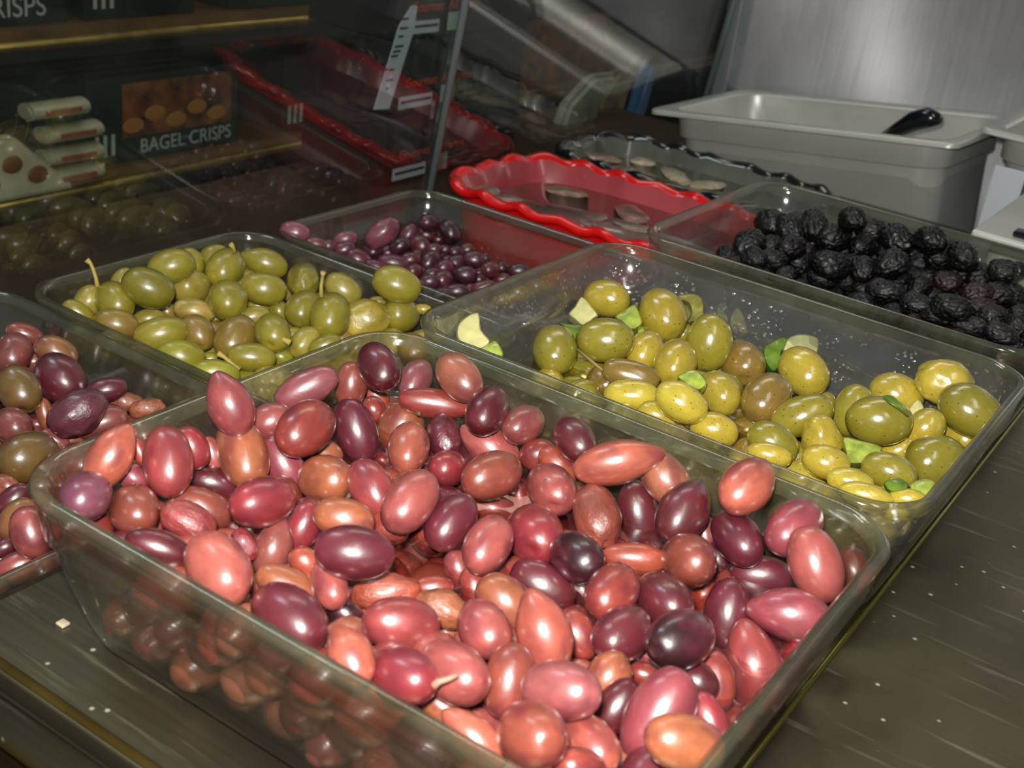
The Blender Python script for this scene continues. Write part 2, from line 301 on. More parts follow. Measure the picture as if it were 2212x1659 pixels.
CN = {'wine': 'dark wine-red', 'plum': 'plum', 'maroon': 'maroon', 'nearblack': 'blackish purple', 'crimson': 'crimson', 'rosered': 'rose-red', 'rose': 'rose-pink',
 'pinkrose': 'big pale pink', 'salmonrose': 'salmon-pink', 'salmon': 'salmon', 'salmonbrown': 'salmon-brown', 'brownred': 'brown-red', 'brickred': 'brick-red', 'orangered': 'orange-red',
 'orange': 'orange-brown', 'dusky': 'dusky pink', 'mauve': 'mauve', 'rosemauve': 'mauve-rose', 'orchid': 'purplish pink', 'pinkmauve': 'mauve-pink', 'lilac': 'lilac', 'tan': 'tan', 'olivebrown': 'olive-brown',
 'mauveplum': 'dull purple', 'green': 'green', 'darkgreen': 'dark green', 'yellowgreen': 'yellow-green', 'browngreen': 'brownish green', 'tangreen': 'beige-green', 'brightgreen': 'bright green', 'yellow': 'yellow',
 'brightyellow': 'bright yellow', 'darkplum': 'dark plum', 'black': 'matt black', 'blackgreen': 'greenish black', 'blackgloss': 'glossy black', 'blackpurple': 'purplish black', 'blackred': 'reddish black'}
SN = {'o': 'oval', 'p': 'pointed', 'k': 'long', 'd': 'dimpled', 'w': 'wrinkled'}
def olive_mesh(name, shape, seed, mat, nu=22, nv=18):
    """unit semi-axes along x (long), y, z"""
    V = []; F = []; off = Vector((seed*7.3, seed*3.1, 0))
    for i in range(nv+1):
        t = math.pi*i/nv; x = -math.cos(t); r = math.sin(t)
        if shape == 'p':
            r *= 1-.22*max(0, x)**1.5; x += .10*max(0, x)**6
        elif shape == 'k': r = r**.8
        else: r = r**.94
        for k in range(nu):
            a = 2*math.pi*k/nu; p = Vector((x, r*math.cos(a), r*math.sin(a)))
            q = 1+.045*noise.noise(p*1.1+off)
            if shape == 'k': p.y += .10*(x*x-.4)
            if shape == 'w': q += .10*noise.noise(p*1.9+off)-.07*abs(noise.noise(p*3.4+off))
            if shape == 'd':
                d = (p-Vector((.86, .3, .35))).length; q -= .16*math.exp(-(d/.2)**2)
            if seed % 3 == 1 and shape in 'op':
                q -= .05*math.exp(-((p-Vector((-1, 0, 0))).length/.16)**2)
            V.append(p*q)
            if i in (0, nv): break
    idx = lambda i, k: 0 if i == 0 else (1+(nv-1)*nu if i == nv else 1+(i-1)*nu+k % nu)
    for i in range(nv):
        for k in range(nu):
            if i == 0: F.append((0, idx(1, k+1), idx(1, k)))
            elif i == nv-1: F.append((idx(i, k), idx(i, k+1), idx(nv, 0)))
            else: F.append((idx(i, k), idx(i, k+1), idx(i+1, k+1), idx(i+1, k)))
    me = bpy.data.meshes.new(name); me.from_pydata([tuple(v) for v in V], [], F); me.update()
    me.polygons.foreach_set('use_smooth', [True]*len(me.polygons)); me.materials.append(mat)
    if me.polygons[len(me.polygons)//2].normal.dot(me.polygons[len(me.polygons)//2].center) < 0: me.flip_normals()
    return me
def black_mesh(name, seed, mat):
    V = []; off = Vector((seed*5.3, seed*2.1, seed)); bm = bmesh.new(); bmesh.ops.create_icosphere(bm, subdivisions=5, radius=1)
    for v in bm.verts:
        p = v.co.copy(); w = p*2.3+off+Vector((noise.noise(p*1.6+off), noise.noise(p*1.6+off+Vector((9, 0, 0))), 0))*1.2
        v.co = p*(1+.13*noise.noise(p*1.2+off)-.11*(1-abs(noise.noise(w)*2.1))**3+.03*noise.noise(p*7+off))
    me = bpy.data.meshes.new(name); bm.to_mesh(me); bm.free(); me.polygons.foreach_set('use_smooth', [True]*len(me.polygons)); me.materials.append(mat); return me
MESH = {}
for mk in ('kal', 'grn', 'mar', 'pur'):
    for sh in 'opkd': MESH[mk, sh] = [olive_mesh('olive', sh, i*2+ord(sh) % 7, M[mk]) for i in range(3)]
    wm = M['kalw'] if mk in ('kal', 'grn') else M[mk]
    MESH[mk, 'w'] = [olive_mesh('olive', 'w', i*2+5, wm, 30, 24) for i in range(3)]
for sh in 'opkdw': MESH['blk', sh] = [black_mesh('olive', i, M['blk']) for i in range(6)]
# (crop offset x, y, scale, entries "cx cy len wid angle colour layer shape")
E_OL=[
(700,600,4,"""470 770 430 340 62 wine -1 o
790 880 360 270 -60 mauve 0 o
1165 855 460 340 50 salmonbrown 0 o
230 920 380 280 -80 brownred 1 o
450 1010 260 170 40 orangered 2 o
950 1085 600 250 8 brickred 0 k
280 1330 570 350 72 plum 0 o
660 1300 440 390 -70 orange 1 d
728 1470 430 350 -78 salmon -1 o
1410 1150 440 350 -60 wine -1 o
1720 1270 380 320 -30 dusky 0 d
1040 1370 380 300 75 plum 0 w
1440 1470 560 340 35 rose 0 p
1065 1650 320 310 0 crimson 0 o
430 1140 240 200 60 brickred 1 o"""),
(900,700,1.7295,"""280 565 225 172 -20 brownred -1 o
588 430 180 140 50 maroon 0 o
455 490 130 120 0 brickred 1 o
530 530 170 110 45 orangered 1 o
748 517 320 160 -12 salmon -1 p
930 580 215 160 50 salmonbrown 1 o
1235 603 240 185 -45 salmon -1 p
505 617 200 172 50 rose 0 d
672 720 242 172 80 brownred 0 w
828 703 238 150 78 maroon 1 o
998 700 255 185 -60 maroon 0 p
1410 760 235 180 -42 orchid 0 o
1198 800 220 168 55 plum 0 o
1490 900 285 190 72 rose -1 o
1632 925 190 120 80 brickred 1 o
1018 882 200 190 30 brownred -1 o
810 875 240 115 5 orangered 1 o
598 870 205 178 35 nearblack 0 o
445 787 225 205 60 crimson 0 d
265 825 225 168 -58 rose 0 o
130 738 230 168 -55 plum 0 o
470 975 255 158 30 maroon 1 o
730 1000 225 185 -50 brickred 0 o
925 1032 230 185 40 maroon 0 o
1285 940 230 145 5 plum 1 o
1160 1080 250 168 -80 plum 0 o
1395 1085 300 190 10 orchid -1 p
985 1178 255 212 -22 nearblack -1 o
768 1157 230 195 -38 maroon 0 o
475 1150 300 200 72 salmonrose -1 p
330 1040 240 180 45 orange 1 o
250 1135 235 185 55 rose 0 p
600 1160 195 135 62 brickred 1 o
1262 1285 330 212 80 rosered -1 p
540 1368 285 212 12 pinkmauve -1 o
715 1320 205 160 -60 orange 1 d
345 1335 275 185 -78 brownred 0 o
140 1300 280 215 35 rose 0 o
905 1460 370 235 -58 orchid 0 o
1000 1565 285 210 15 orange -2 o
430 1535 265 240 30 brownred -1 o
655 1570 240 175 50 salmon 0 o
750 1430 220 150 -55 wine 1 o
1090 1480 215 130 68 crimson 0 o
1050 1335 160 135 40 wine 1 o
1120 1330 210 130 80 brickred 1 o
1420 1235 140 110 -40 crimson 1 o
1070 1010 120 100 -50 orangered 2 o
850 1310 120 90 20 brickred 2 o
1190 1490 130 110 60 brickred 2 o
215 985 160 110 80 brickred 2 o
100 1065 200 140 20 orange 1 w
215 1210 170 120 40 rose 1 o
105 1155 110 90 0 salmonbrown 2 o
610 1660 190 150 10 brickred 0 o
110 1440 240 120 35 orange 1 o
220 1550 290 150 40 salmon 1 p
1130 985 140 100 -60 brickred 2 o
285 690 180 100 10 rose 2 o
385 640 150 100 80 crimson 2 o
1075 790 160 100 80 rose 2 o
1125 885 140 100 80 nearblack 2 o
155 920 150 110 80 rose 2 o
60 985 150 90 0 brickred 2 o
620 990 120 90 60 wine 2 o
1000 1250 130 90 30 brickred 2 o
880 1250 120 80 20 rose 2 o"""),
(0,900,4,"""950 350 580 370 -60 salmon 0 p
740 690 430 415 -40 lilac -1 o
1165 805 420 410 70 brownred 0 o
1450 385 590 415 85 rosered -1 o
1650 270 380 290 60 crimson 1 o
1830 570 450 280 15 wine 1 o
1730 790 560 340 20 brownred 1 o
1630 910 510 330 25 rosered 0 w
1370 1140 570 310 20 wine 0 o
1885 1310 650 510 58 pinkrose -1 o
2110 1110 300 200 60 crimson 1 w"""),
(0,480,2.155,"""1128 1078 315 222 72 orange 0 k
1070 850 300 205 68 rosemauve -1 p
1260 930 200 170 -20 rose 1 o
1425 775 300 165 -28 mauve 0 k
1420 960 292 235 -38 brickred -1 o
1320 1130 290 175 62 orchid 1 o
1480 1065 230 140 20 orange 1 o
1730 1240 280 195 62 rosered 0 o
1910 1300 310 225 -52 rose -1 o
985 1080 170 100 70 rose 2 o
620 1190 160 120 40 orchid 2 o
650 1070 140 70 70 brickred 2 o
1780 1110 100 80 20 crimson 2 o"""),
(0,950,2.34,"""1325 313 325 245 -15 crimson -1 o
1645 200 265 240 10 orange 0 o
1740 400 305 205 15 orange 0 o
1530 440 260 170 -70 crimson 1 o
1380 550 290 190 -75 dusky 1 p
1790 570 390 265 8 plum -1 o
1545 620 180 140 40 orangered 1 o
1665 735 240 175 65 rose 0 k
1460 750 350 190 30 orange 1 o
1330 750 170 140 40 brickred 2 o
1460 905 410 310 42 plum -1 o
1745 880 200 140 30 nearblack 1 o
1770 1095 320 225 62 salmon -1 p
2040 1190 345 275 25 crimson 0 o
1960 775 340 190 -5 orangered 1 w
2025 930 385 265 5 rosered 0 o"""),
]
F_OL=[(0,560,4,"""215 645 310 180 20 brownred 1 o
120 810 350 300 -75 dusky 0 o
490 800 370 250 25 tan 1 o
290 880 220 130 0 orange 1 o
520 1030 470 385 50 plum -1 o
165 1120 430 350 60 olivebrown -1 d
665 1330 510 365 -35 mauveplum -1 w
920 1130 340 210 -10 plum 0 o
1080 1230 320 170 10 orange 1 w
1270 1290 300 170 -10 orange 0 w
880 1410 440 290 -15 dusky 0 o
385 1330 270 140 80 orange 1 o
110 1440 330 300 40 dusky 0 o
320 1430 150 120 0 dusky 2 o"""),
(0,900,4,"""240 345 500 420 -20 olivebrown -1 d
470 200 260 160 30 dusky 1 o
40 600 240 200 20 orange 0 o
125 710 320 220 -40 plum 0 o
150 880 380 270 -55 tan 0 o
270 1000 450 340 70 rose -1 o
40 1130 220 150 -30 plum 1 o
160 1280 360 230 -20 rose 0 o""")]
C_OL=[(0,480,2.155,"""800 205 220 160 -15 green 0 o
890 185 140 115 60 green 1 o
995 160 140 110 -20 green 1 o
1048 215 190 172 -50 green 0 o
1235 190 218 132 20 green 0 p
570 270 125 95 -50 yellowgreen 1 o
690 305 242 182 25 darkgreen -1 o
888 300 178 162 0 yellowgreen 0 d
1060 362 192 176 80 green 0 o
1228 310 208 152 10 green 0 o
1412 272 165 150 85 green 0 w
1597 312 185 132 35 yellowgreen 1 d
1847 290 228 165 20 green -1 o
1865 430 178 168 0 green 0 o
1692 455 242 182 -15 yellow -1 w
1538 435 215 188 -75 green -1 o
1415 405 182 165 -50 green 0 o
1570 350 140 90 40 green 1 o
415 368 140 132 -60 yellowgreen 1 o
535 370 190 175 60 green 0 o
365 420 160 95 35 green 0 o
542 475 202 145 15 browngreen 0 o
745 522 246 158 -15 green 0 o
692 450 145 95 -10 yellowgreen 1 o
905 415 192 115 12 tangreen 1 d
915 515 182 158 50 browngreen 0 d
1097 540 222 185 -58 browngreen 0 d
1270 515 180 160 70 green -1 d
1205 390 120 80 0 green 2 o
1175 440 160 95 -10 yellowgreen 1 o
1300 415 110 95 60 green 2 o
840 625 222 155 12 brightgreen 0 o
1005 700 212 120 8 brightgreen 0 o
1170 628 222 132 8 green 0 o
1310 625 110 85 20 brightgreen 1 o
1420 560 162 130 -45 yellowgreen 0 o
1510 575 160 95 -20 green 0 o
1470 485 90 70 0 yellowgreen 2 o
1370 530 100 85 0 yellowgreen 2 o
980 635 100 60 0 brightgreen 2 o
1970 405 80 50 10 yellow 1 o
1760 372 100 55 0 green 2 o
780 415 95 80 60 browngreen 2 o
1328 330 70 60 80 tangreen 2 o
1825 500 70 60 80 tangreen 2 o""")]
D_OL=[(900,350,2.765,"""1135 815 270 218 15 yellow 0 o
1470 912 318 270 62 yellow -1 o
825 1125 292 262 85 green 0 o
1130 1065 337 262 3 green -1 o
1365 1130 245 215 -60 yellow 0 o
1748 1078 342 270 -80 green -1 d
1545 1200 285 250 -70 yellow 0 o
1945 1200 285 255 50 browngreen 0 d
1280 1275 340 180 15 browngreen 0 k
1285 1392 322 185 5 brightyellow 0 o
1578 1435 325 225 30 brightyellow -1 o
1808 1382 275 240 52 yellow 0 o
1590 1030 140 110 -60 green 1 o"""),
(1400,350,2.074,"""530 1060 238 205 -50 browngreen 0 o
697 940 235 198 48 yellow 0 o
690 1137 278 175 -20 green 0 o
295 1200 212 152 18 yellow 0 o
445 1200 160 120 0 browngreen 2 o
555 1255 235 170 30 green 0 o
542 1312 195 110 15 yellow 0 o
777 1240 222 170 70 yellow 0 w
797 1345 212 150 18 yellow 0 o
915 1115 235 170 -72 green 0 o
1030 1158 285 215 4 green -1 o
1108 1042 238 190 20 yellow 0 o
1328 990 255 205 20 yellow 0 w
1440 1112 292 222 35 green -1 o
1240 1190 195 155 -40 yellow 0 o
1400 1232 180 145 30 yellow 0 o
1292 1342 268 238 0 green -1 o
1115 1292 155 115 -20 yellow 1 o
1082 1388 245 165 22 green 0 o
905 1430 205 115 15 brightyellow 0 o
972 1492 235 110 15 brightyellow 0 o
1160 1510 170 95 5 yellow 0 o
40 1135 180 115 25 yellow 0 o
935 1380 110 70 0 yellow 2 o
1480 1230 90 70 60 yellow 1 o
800 1075 90 80 80 green 2 o""")]
G_OL=[(600,0,2.764,"""102 1387 158 116 15 mauve -1 o
225 1460 122 76 10 dusky 0 o
405 1427 125 88 -5 mauve 0 o
622 1390 212 138 -40 mauve -1 w
395 1490 125 88 -10 mauveplum 0 o
556 1500 126 114 20 darkplum 0 d
478 1550 155 110 30 plum 0 o
780 1400 122 90 -50 mauveplum 0 o
728 1470 116 88 -30 darkplum 0 o
845 1460 124 102 30 maroon 0 o
885 1400 102 82 20 maroon 1 o
902 1330 112 100 0 darkplum 0 o
1025 1382 132 106 65 nearblack -1 o
930 1490 92 70 0 maroon 0 o
1000 1490 72 62 0 darkplum 1 o
905 1560 132 106 -50 darkplum 0 o
660 1510 92 80 0 plum 1 o
790 1550 112 80 0 maroon 0 o
690 1570 170 90 10 mauveplum 0 o
1065 1505 82 66 0 darkplum 0 o
1130 1490 82 66 0 maroon 1 o
1070 1570 112 90 0 darkplum 0 o
1000 1600 112 92 0 plum 0 o
1170 1550 122 96 10 darkplum -1 o
1235 1545 70 60 0 darkplum 1 o
1270 1610 102 92 0 maroon -1 o
1345 1600 82 76 0 darkplum 0 o
1440 1618 122 80 5 darkplum 0 o
1120 1642 132 98 10 darkplum 0 o
1200 1630 70 60 0 maroon 1 o
815 1620 92 82 0 maroon 0 o
920 1640 102 76 0 darkplum 0 o
300 1470 90 70 0 mauveplum 1 o
960 1430 70 60 0 darkplum 1 o
590 1600 150 80 20 plum 0 o
480 1590 140 60 25 plum 1 o"""),
(900,350,2.765,"""78 715 112 82 0 darkplum 0 o
155 705 92 110 0 maroon 0 o
372 700 76 66 0 maroon 1 o
400 748 140 74 -10 plum 0 o
510 700 96 66 0 maroon 0 o
240 772 130 80 0 darkplum 0 o
150 790 120 70 0 darkplum 0 o
330 760 90 60 0 maroon 1 o
20 740 90 70 0 maroon 0 o""")]
H_OL=[(1400,350,2.074,"""555 280 130 115 30 black 0 w
635 300 125 105 60 black 0 w
745 285 125 110 80 blackgreen 0 w
915 255 112 95 20 blackgloss -1 w
830 342 132 112 -20 black 0 w
1000 310 132 92 10 black 0 w
1115 345 140 116 40 blackgloss 0 w
1265 350 132 112 20 blackgloss -1 w
1410 422 124 112 60 blackgreen -1 w
455 372 135 118 -60 black 0 w
550 380 96 90 0 black 1 w
640 382 112 100 0 blackpurple 0 w
705 400 76 62 0 black 1 w
815 460 160 112 15 black 0 w
960 480 112 100 60 blackpurple 0 w
1090 460 142 112 -30 black -1 w
1310 432 122 102 0 black 0 w
1590 490 122 96 0 blackgreen 0 w
1655 480 66 60 0 black 1 w
670 452 122 92 20 black 1 w
960 385 104 100 0 black 0 w
1210 450 102 76 0 black 1 w
1240 522 112 82 0 black 1 w
1180 512 112 82 20 black 1 w
1065 582 162 96 10 blackgloss 0 w
900 540 102 72 0 black 1 w
780 520 122 76 10 black 1 w
1340 540 122 92 0 blackred 0 w
1220 560 92 82 0 blackgloss 0 w
1500 520 122 102 0 blackgreen 0 w
1470 592 122 92 0 blackred 0 w
1560 600 142 112 0 black 0 w
1210 642 152 92 20 blackgloss 0 w
1360 652 162 102 10 blackgloss -1 w
1480 662 132 92 0 blackred 0 w
1640 600 112 92 60 blackgloss 0 w
1540 690 122 82 0 blackgreen 0 w
1440 735 142 82 15 black 0 w
1580 770 142 82 20 blackpurple 0 w
1650 735 100 82 60 blackgloss 0 w
1665 680 92 72 0 black 0 w
1300 690 132 76 10 blackgloss 0 w
560 440 112 82 10 black 0 w
475 432 102 86 20 black 0 w
1110 520 112 72 0 black 1 w
985 560 122 76 10 black 1 w
1480 480 76 56 0 black 1 w
1400 500 102 82 0 blackgreen 1 w
880 400 90 80 0 black 1 w
860 330 90 80 0 black 2 w
1190 400 90 80 0 black 2 w
740 350 90 80 0 black 2 w""")]
rng = random.Random(7)
GROW = dict(E=1.05, D=1.04, C=1.03, F=1.05, G=1.15, H=1.22)
def tone(c, mk):
    c = lin(c); g = sum(c)/3; s, k = dict(kal=(.86, .72), grn=(.95, 1.15), mar=(.95, 1.0), pur=(.8, .8), blk=(.9, .38))[mk]
    f = (1, .99, .82) if mk == 'kal' else (1, 1, 1)
    return tuple((g+(x-g)*s)*k*w for x, w in zip(c, f))
def parse(L_):
    out = []
    for ox, oy, s, t in L_:
        for ln in t.split('\n'):
            q = ln.split()
            if q: out.append([ox+float(q[0])/s, oy+float(q[1])/s, float(q[2])/s, float(q[3])/s, math.radians(float(q[4])), q[5], int(q[6]), q[7]])
    return out
CAM = np.array([0, 0, 1.0])
def ray(x, y): return FW+(x-1106)/FPX*RT-(y-829.5)/FPX*UP
def inset(z, zr): return .03+.075*min(1, max(0, (zr-z)/.3))
def place(key, L_, zfun, R, name, mk, group, where):
    u0, u1, v0, v1, zr = DISH[key]; items = parse(L_); N = len(items)
    D = np.array([ray(i[0], i[1]) for i in items]); done = 0
    t0 = np.zeros(N); rb = np.zeros(N); ra = np.zeros(N)
    for i, it in enumerate(items):
        z = zr
        for _ in range(3):
            t = (z-1)/D[i, 2]; P = CAM+D[i]*t; z = zfun(P[0], P[1])-.028*it[6]
        t0[i] = (z-1)/D[i, 2]
        g_ = GROW[key]; it[2] *= g_; it[3] *= g_; rb[i] = it[3]/2/FPX; ra[i] = it[2]/2/FPX
        lo, hi = .2, 9.0                      # keep inside the walls
        for mg, tt in [(k_, t_) for k_ in (1.0, .8, .6, .4) for t_ in np.linspace(t0[i]-.6, t0[i]+.5, 221)]:
            if mg < .9 and mg != done and lo > .25: break
            done = mg
            P = CAM+D[i]*tt; g = inset(P[2], zr)+rb[i]*tt*mg
            if P[2] < zr+.012:
                ok = u0+g <= P[0] <= u1-g and v0+g <= P[1] <= v1-g
            else: ok = mg < .5 and it[6] < 1 and u0+.02 <= P[0] <= u1-.02 and v0+.02 <= P[1] <= v1-.02
            if ok and P[2]-rb[i]*tt > zr-.27:
                if lo < .25: lo = tt
                hi = tt
        if it[6] == -2: t0[i] += .03; it.append((t0[i]-.06, t0[i]+.03))
        elif lo > .25: t0[i] = min(max(t0[i], lo), hi); it.append((lo, hi))
        else: it.append((t0[i]-.05, t0[i]+.05))
    # orientation
    AX = np.zeros((N, 3)); A = np.zeros(N)
    for i, it in enumerate(items):
        d = D[i]/np.linalg.norm(D[i]); rr = RT-d*RT.dot(d); rr /= np.linalg.norm(rr); uu = np.cross(rr, d)
        e = rr*math.cos(it[4])-uu*math.sin(it[4])
        if it[6] >= 1: al = max(ra[i], rb[i]*1.0); ph = 0; A[i] = max(ra[i], rb[i]*1.15)
        else:
            a = R*rb[i]
            if ra[i] >= a*.97: A[i] = ra[i]; ph = 0
            else: A[i] = a; ph = math.acos(math.sqrt(max(0, min(1, (ra[i]**2-rb[i]**2)/(a*a-rb[i]**2)))))
        ph = min(ph, 1.25)
        c = [e*math.cos(ph)+d*s*math.sin(ph) for s in (1, -1)]
        AX[i] = min(c, key=lambda q: abs(q[2]))
    t = t0.copy(); offs = np.array([-1, 0, 1.0])
    lat = [(i, j) for i in range(N) for j in range(i+1, N) if np.hypot(items[i][0]-items[j][0], items[i][1]-items[j][1]) < (items[i][2]+items[j][2])*.56]
    order = {}
    for i, j in lat: order[i, j] = 1 if t0[i]+.06*items[i][6] > t0[j]+.06*items[j][6] else -1   # 1: i farther
    for itn in range(70):
        dt = (t0-t)*.06
        for i, j in lat:
            bi, bj = rb[i]*t[i]*.93, rb[j]*t[j]*.93
            ci = CAM+D[i]*t[i]+np.outer(offs*(A[i]*t[i]-bi)*.85, AX[i]); cj = CAM+D[j]*t[j]+np.outer(offs*(A[j]*t[j]-bj)*.85, AX[j])
            dd = ci[:, None]-cj[None]; ds = np.sqrt((dd**2).sum(-1)); k = np.unravel_index(np.argmin(ds), ds.shape)
            ov = (bi+bj)-ds[k]
            if ov > 0:
                s = order[i, j]*min(.012, ov*.5); dt[i] += s; dt[j] -= s
        t = t+np.clip(dt, -.012, .012)
        for i in range(N):
            lo, hi = items[i][8]; t[i] = min(max(t[i], lo, t0[i]-.16), hi, t0[i]+.16)
    res = []
    for i, it in enumerate(items):
        P = CAM+D[i]*t[i]; x = Vector(AX[i].tolist()).normalized()
        if it[7] == 'p' and x.dot(Vector(UP.tolist())) < 0: x = -x
        if it[7] == 'd':
            pass
        # rotate so that the dimple side faces the lens
        y = (Vector((-D[i]).tolist())-x*x.dot(Vector((-D[i]).tolist()))).normalized(); zv = x.cross(y)
        Rm = Matrix((x, y, zv)).transposed()
        if it[7] != 'd':
            Rm = Rm @ Matrix.Rotation(rng.uniform(-.6, .6), 3, 'X')
            if it[7] != 'p' and rng.random() < .5: Rm = Rm @ Matrix.Rotation(math.pi, 3, 'Z') @ Matrix.Rotation(math.pi, 3, 'X')
        else: Rm = Rm @ Matrix.Rotation(.4, 3, 'X')
        b = rb[i]*t[i]; a = A[i]*t[i]
        me = rng.choice(MESH[mk, it[7]])
        o = bpy.data.objects.new(name, me); C.objects.link(o)
        o.matrix_world = Matrix.LocRotScale(W3(*P), Rm, Vector((a*S, b*S, b*S)))
        c = tone(COL[it[5]], mk); j = rng.uniform(.9, 1.1); o.color = (c[0]*j, c[1]*j, c[2]*j, 1)
        res.append(dict(o=o, P=P, a=a, b=b, px=(it[0], it[1]), col=it[5], sh=it[7], i=i, r=it[3]/2, lay=it[6]))
        o['category'] = 'olive'; o['group'] = group
    labels(res, where, key)
    return res
def direction(dx, dy):
    a = math.degrees(math.atan2(dy, dx)) % 360
    return ['right of', 'below right of', 'below', 'below left of', 'left of', 'above left of', 'above', 'above right of'][int(((a+22.5) % 360)//45)]
used_labels = set()
def labels(res, where, key):
    X = np.array([r['px'] for r in res]); lo, hi = X.min(0), X.max(0)
    def zone(p):
        fx, fy = (p[0]-lo[0])/(hi[0]-lo[0]), (p[1]-lo[1])/(hi[1]-lo[1])
        a = 'upper' if fy < .34 else 'lower' if fy > .66 else ''; b = 'left' if fx < .34 else 'right' if fx > .66 else 'centre'
        return (a+' '+b).strip() if (a or b != 'centre') else 'centre'
    desc = {}
    for r in res:
        big = r['b']*S*1000
        r['d'] = CN[r['col']]+' '+SN[r['sh']]
    for r in res:
        near = sorted((q for q in res if q is not r and q['lay'] <= 0), key=lambda q: math.hypot(q['px'][0]-r['px'][0], q['px'][1]-r['px'][1]))[:8]
        def rel(q): return direction(r['px'][0]-q['px'][0], r['px'][1]-q['px'][1])+' '+('a ' if CN[q['col']][0] not in 'aeiou' else 'an ')+CN[q['col']]+' one'
        head = ('half-hidden ' if r['lay'] > 0 else '')+r['d']+' olive, '+zone(r['px'])+' of '+where
        cands = []
        for a in range(len(near)):
            if near[a]['col'] != r['col']: cands.append(head+', '+rel(near[a]))
        for a in range(len(near)):
            for b in range(a+1, len(near)):
                cands.append(head+', '+rel(near[a])+', '+rel(near[b]))
        cands = [c for c in cands if len(c.split()) <= 16] or [head]
        # a label must fit only this olive: count how many could also claim it
        best = None
        for c in cands:
            if c in used_labels: continue
            best = c; 
            break
        if best is None: best = cands[-1]
        used_labels.add(best); r['o']['label'] = best
def fill(key, res, name, mk, R, cols, b0, n_max, zmin, group, label, seed=1, dens=1.0, zcap=None):
    """olives of the lower layers, packed under the ones in view"""
    u0, u1, v0, v1, zr = DISH[key]; rg = np.random.RandomState(seed); rr = random.Random(seed)
    P = [r['P'] for r in res]; Bs = [r['b']*1.05 for r in res]; top = len(P)
    P = [np.array(p) for p in P]; out = []
    px = np.array([r['px'] for r in res]); pr = np.array([r['r'] for r in res]); dep = np.array([(r['P']-CAM).dot(FW) for r in res])
    if key == 'E':                         # courses of olives pressed against the near wall
        for row in range(5):
            for jv in range(2):
                z = zr-.243+row*.047; x0 = u0+.13+rg.uniform(0, .04); v_ = v0+inset(z, zr)+.032+jv*.064
                while x0 < u1-inset(z, zr)-.07:
                    b = b0*rr.uniform(.92, 1.12); q = np.array([x0, v_+rg.uniform(0, .012), z+rg.uniform(-.008, .008)])
                    if jv == 0 and row > 0: q[0] += (row % 2)*.03
                    PP = np.array(P); dist = np.sqrt(((PP-q)**2).sum(1))
                    c = q-CAM; dp = c.dot(FW); x = 1106+FPX*c.dot(RT)/dp; y = 829.5-FPX*c.dot(UP)/dp
                    T = PP[:top]; T = T[np.hypot(T[:, 0]-q[0], T[:, 1]-q[1]) < .085]
                    if (dist < (np.array(Bs)+b)*.62).any() or q[2] > zr-.05 or (len(T) and q[2] > T[:, 2].min()-b*.6) : x0 += .02; continue
                    P.append(q); Bs.append(b); out.append((q, b)); x0 += b*2.25
    px_uv = np.array([r['P'] for r in res])
    for k in range(13000 if key == 'E' else 9000):
        if len(out) >= n_max: break
        b = b0*rr.uniform(.9, 1.1); z = rg.uniform(zmin+b, zr-.05); g = inset(z, zr)+b*1.0
        q = np.array([rg.uniform(u0+g, u1-g), rg.uniform(v0+g, v1-g), z])
        if k < 6500:
            l_ = np.argsort(np.hypot(px_uv[:, 0]-q[0], px_uv[:, 1]-q[1]))[:3]; q[2] = max(zmin+b, px_uv[l_, 2].min()-b*rg.uniform(.75, 1.5))
        PP = np.array(P); d = PP-q; dist = np.sqrt((d**2).sum(1)); rad = np.array(Bs)
        if (dist < (rad+b)*.88/dens).any(): continue
        # under the visible layer
        T = PP[:top]; lat = np.hypot(T[:, 0]-q[0], T[:, 1]-q[1]); nb = np.argsort(lat)[:3]
        if lat[nb[0]] > (.07 if key in 'GH' else .16): continue
        if q[2] > np.min(T[nb, 2])-b*.7: continue
        c = q-CAM; dp = c.dot(FW); x = 1106+FPX*c.dot(RT)/dp; y = 829.5-FPX*c.dot(UP)/dp; rp = b/dp*FPX
        hid = np.hypot(px[:, 0]-x, px[:, 1]-y) < (pr+rp)*.54
        if (hid & (dep > dp)).any(): continue
        P.append(q); Bs.append(b); out.append((q, b))
    for q, b in out:
        o = bpy.data.objects.new(name, rr.choice(MESH[mk, rr.choice('oopw' if mk == 'kal' else 'o')])); C.objects.link(o)
        ang = rr.uniform(0, math.pi); Rm = Matrix.Rotation(ang, 3, 'Z') @ Matrix.Rotation(rr.uniform(-.5, .5), 3, 'Y')
        o.matrix_world = Matrix.LocRotScale(W3(*q), Rm, Vector((b*R*S, b*S, b*S)))
        c = tone(COL[rr.choice(cols)], mk); o.color = c+(1,)
        near_wall = key == 'E' and q[1] < v0+.16
        tag(o, label[1] if near_wall else label[0], 'olive', group[1] if near_wall else group[0])
    return out
zE = lambda u, v: -.055-.07*max(0, min(1, (v-1.1)/.8))
zD = lambda u, v: -.155+.05*max(0, min(1, (u+1.3)/.9))
E_ = place('E', E_OL, zE, 1.5, 'kalamata_olive', 'kal', 'kalamata olives heaped in the front dish', 'front dish')
D_ = place('D', D_OL, zD, 1.28, 'seasoned_olive', 'mar', 'seasoned olives in the oily dish', 'oily dish')
F_ = place('F', F_OL, lambda u, v: -.40, 1.28, 'mixed_olive', 'kal', 'mixed olives in the left dish', 'left dish')
C_ = place('C', C_OL, lambda u, v: -.37, 1.3, 'green_olive', 'grn', 'green olives in the left rear dish', 'plain green dish')
G_ = place('G', G_OL, lambda u, v: -.43, 1.3, 'purple_olive', 'pur', 'small purple olives by the red dish', 'small purple dish')
H_ = place('H', H_OL, lambda u, v: -.10, 1.25, 'black_olive', 'blk', 'shrivelled black olives in the right dish', 'black-olive dish')
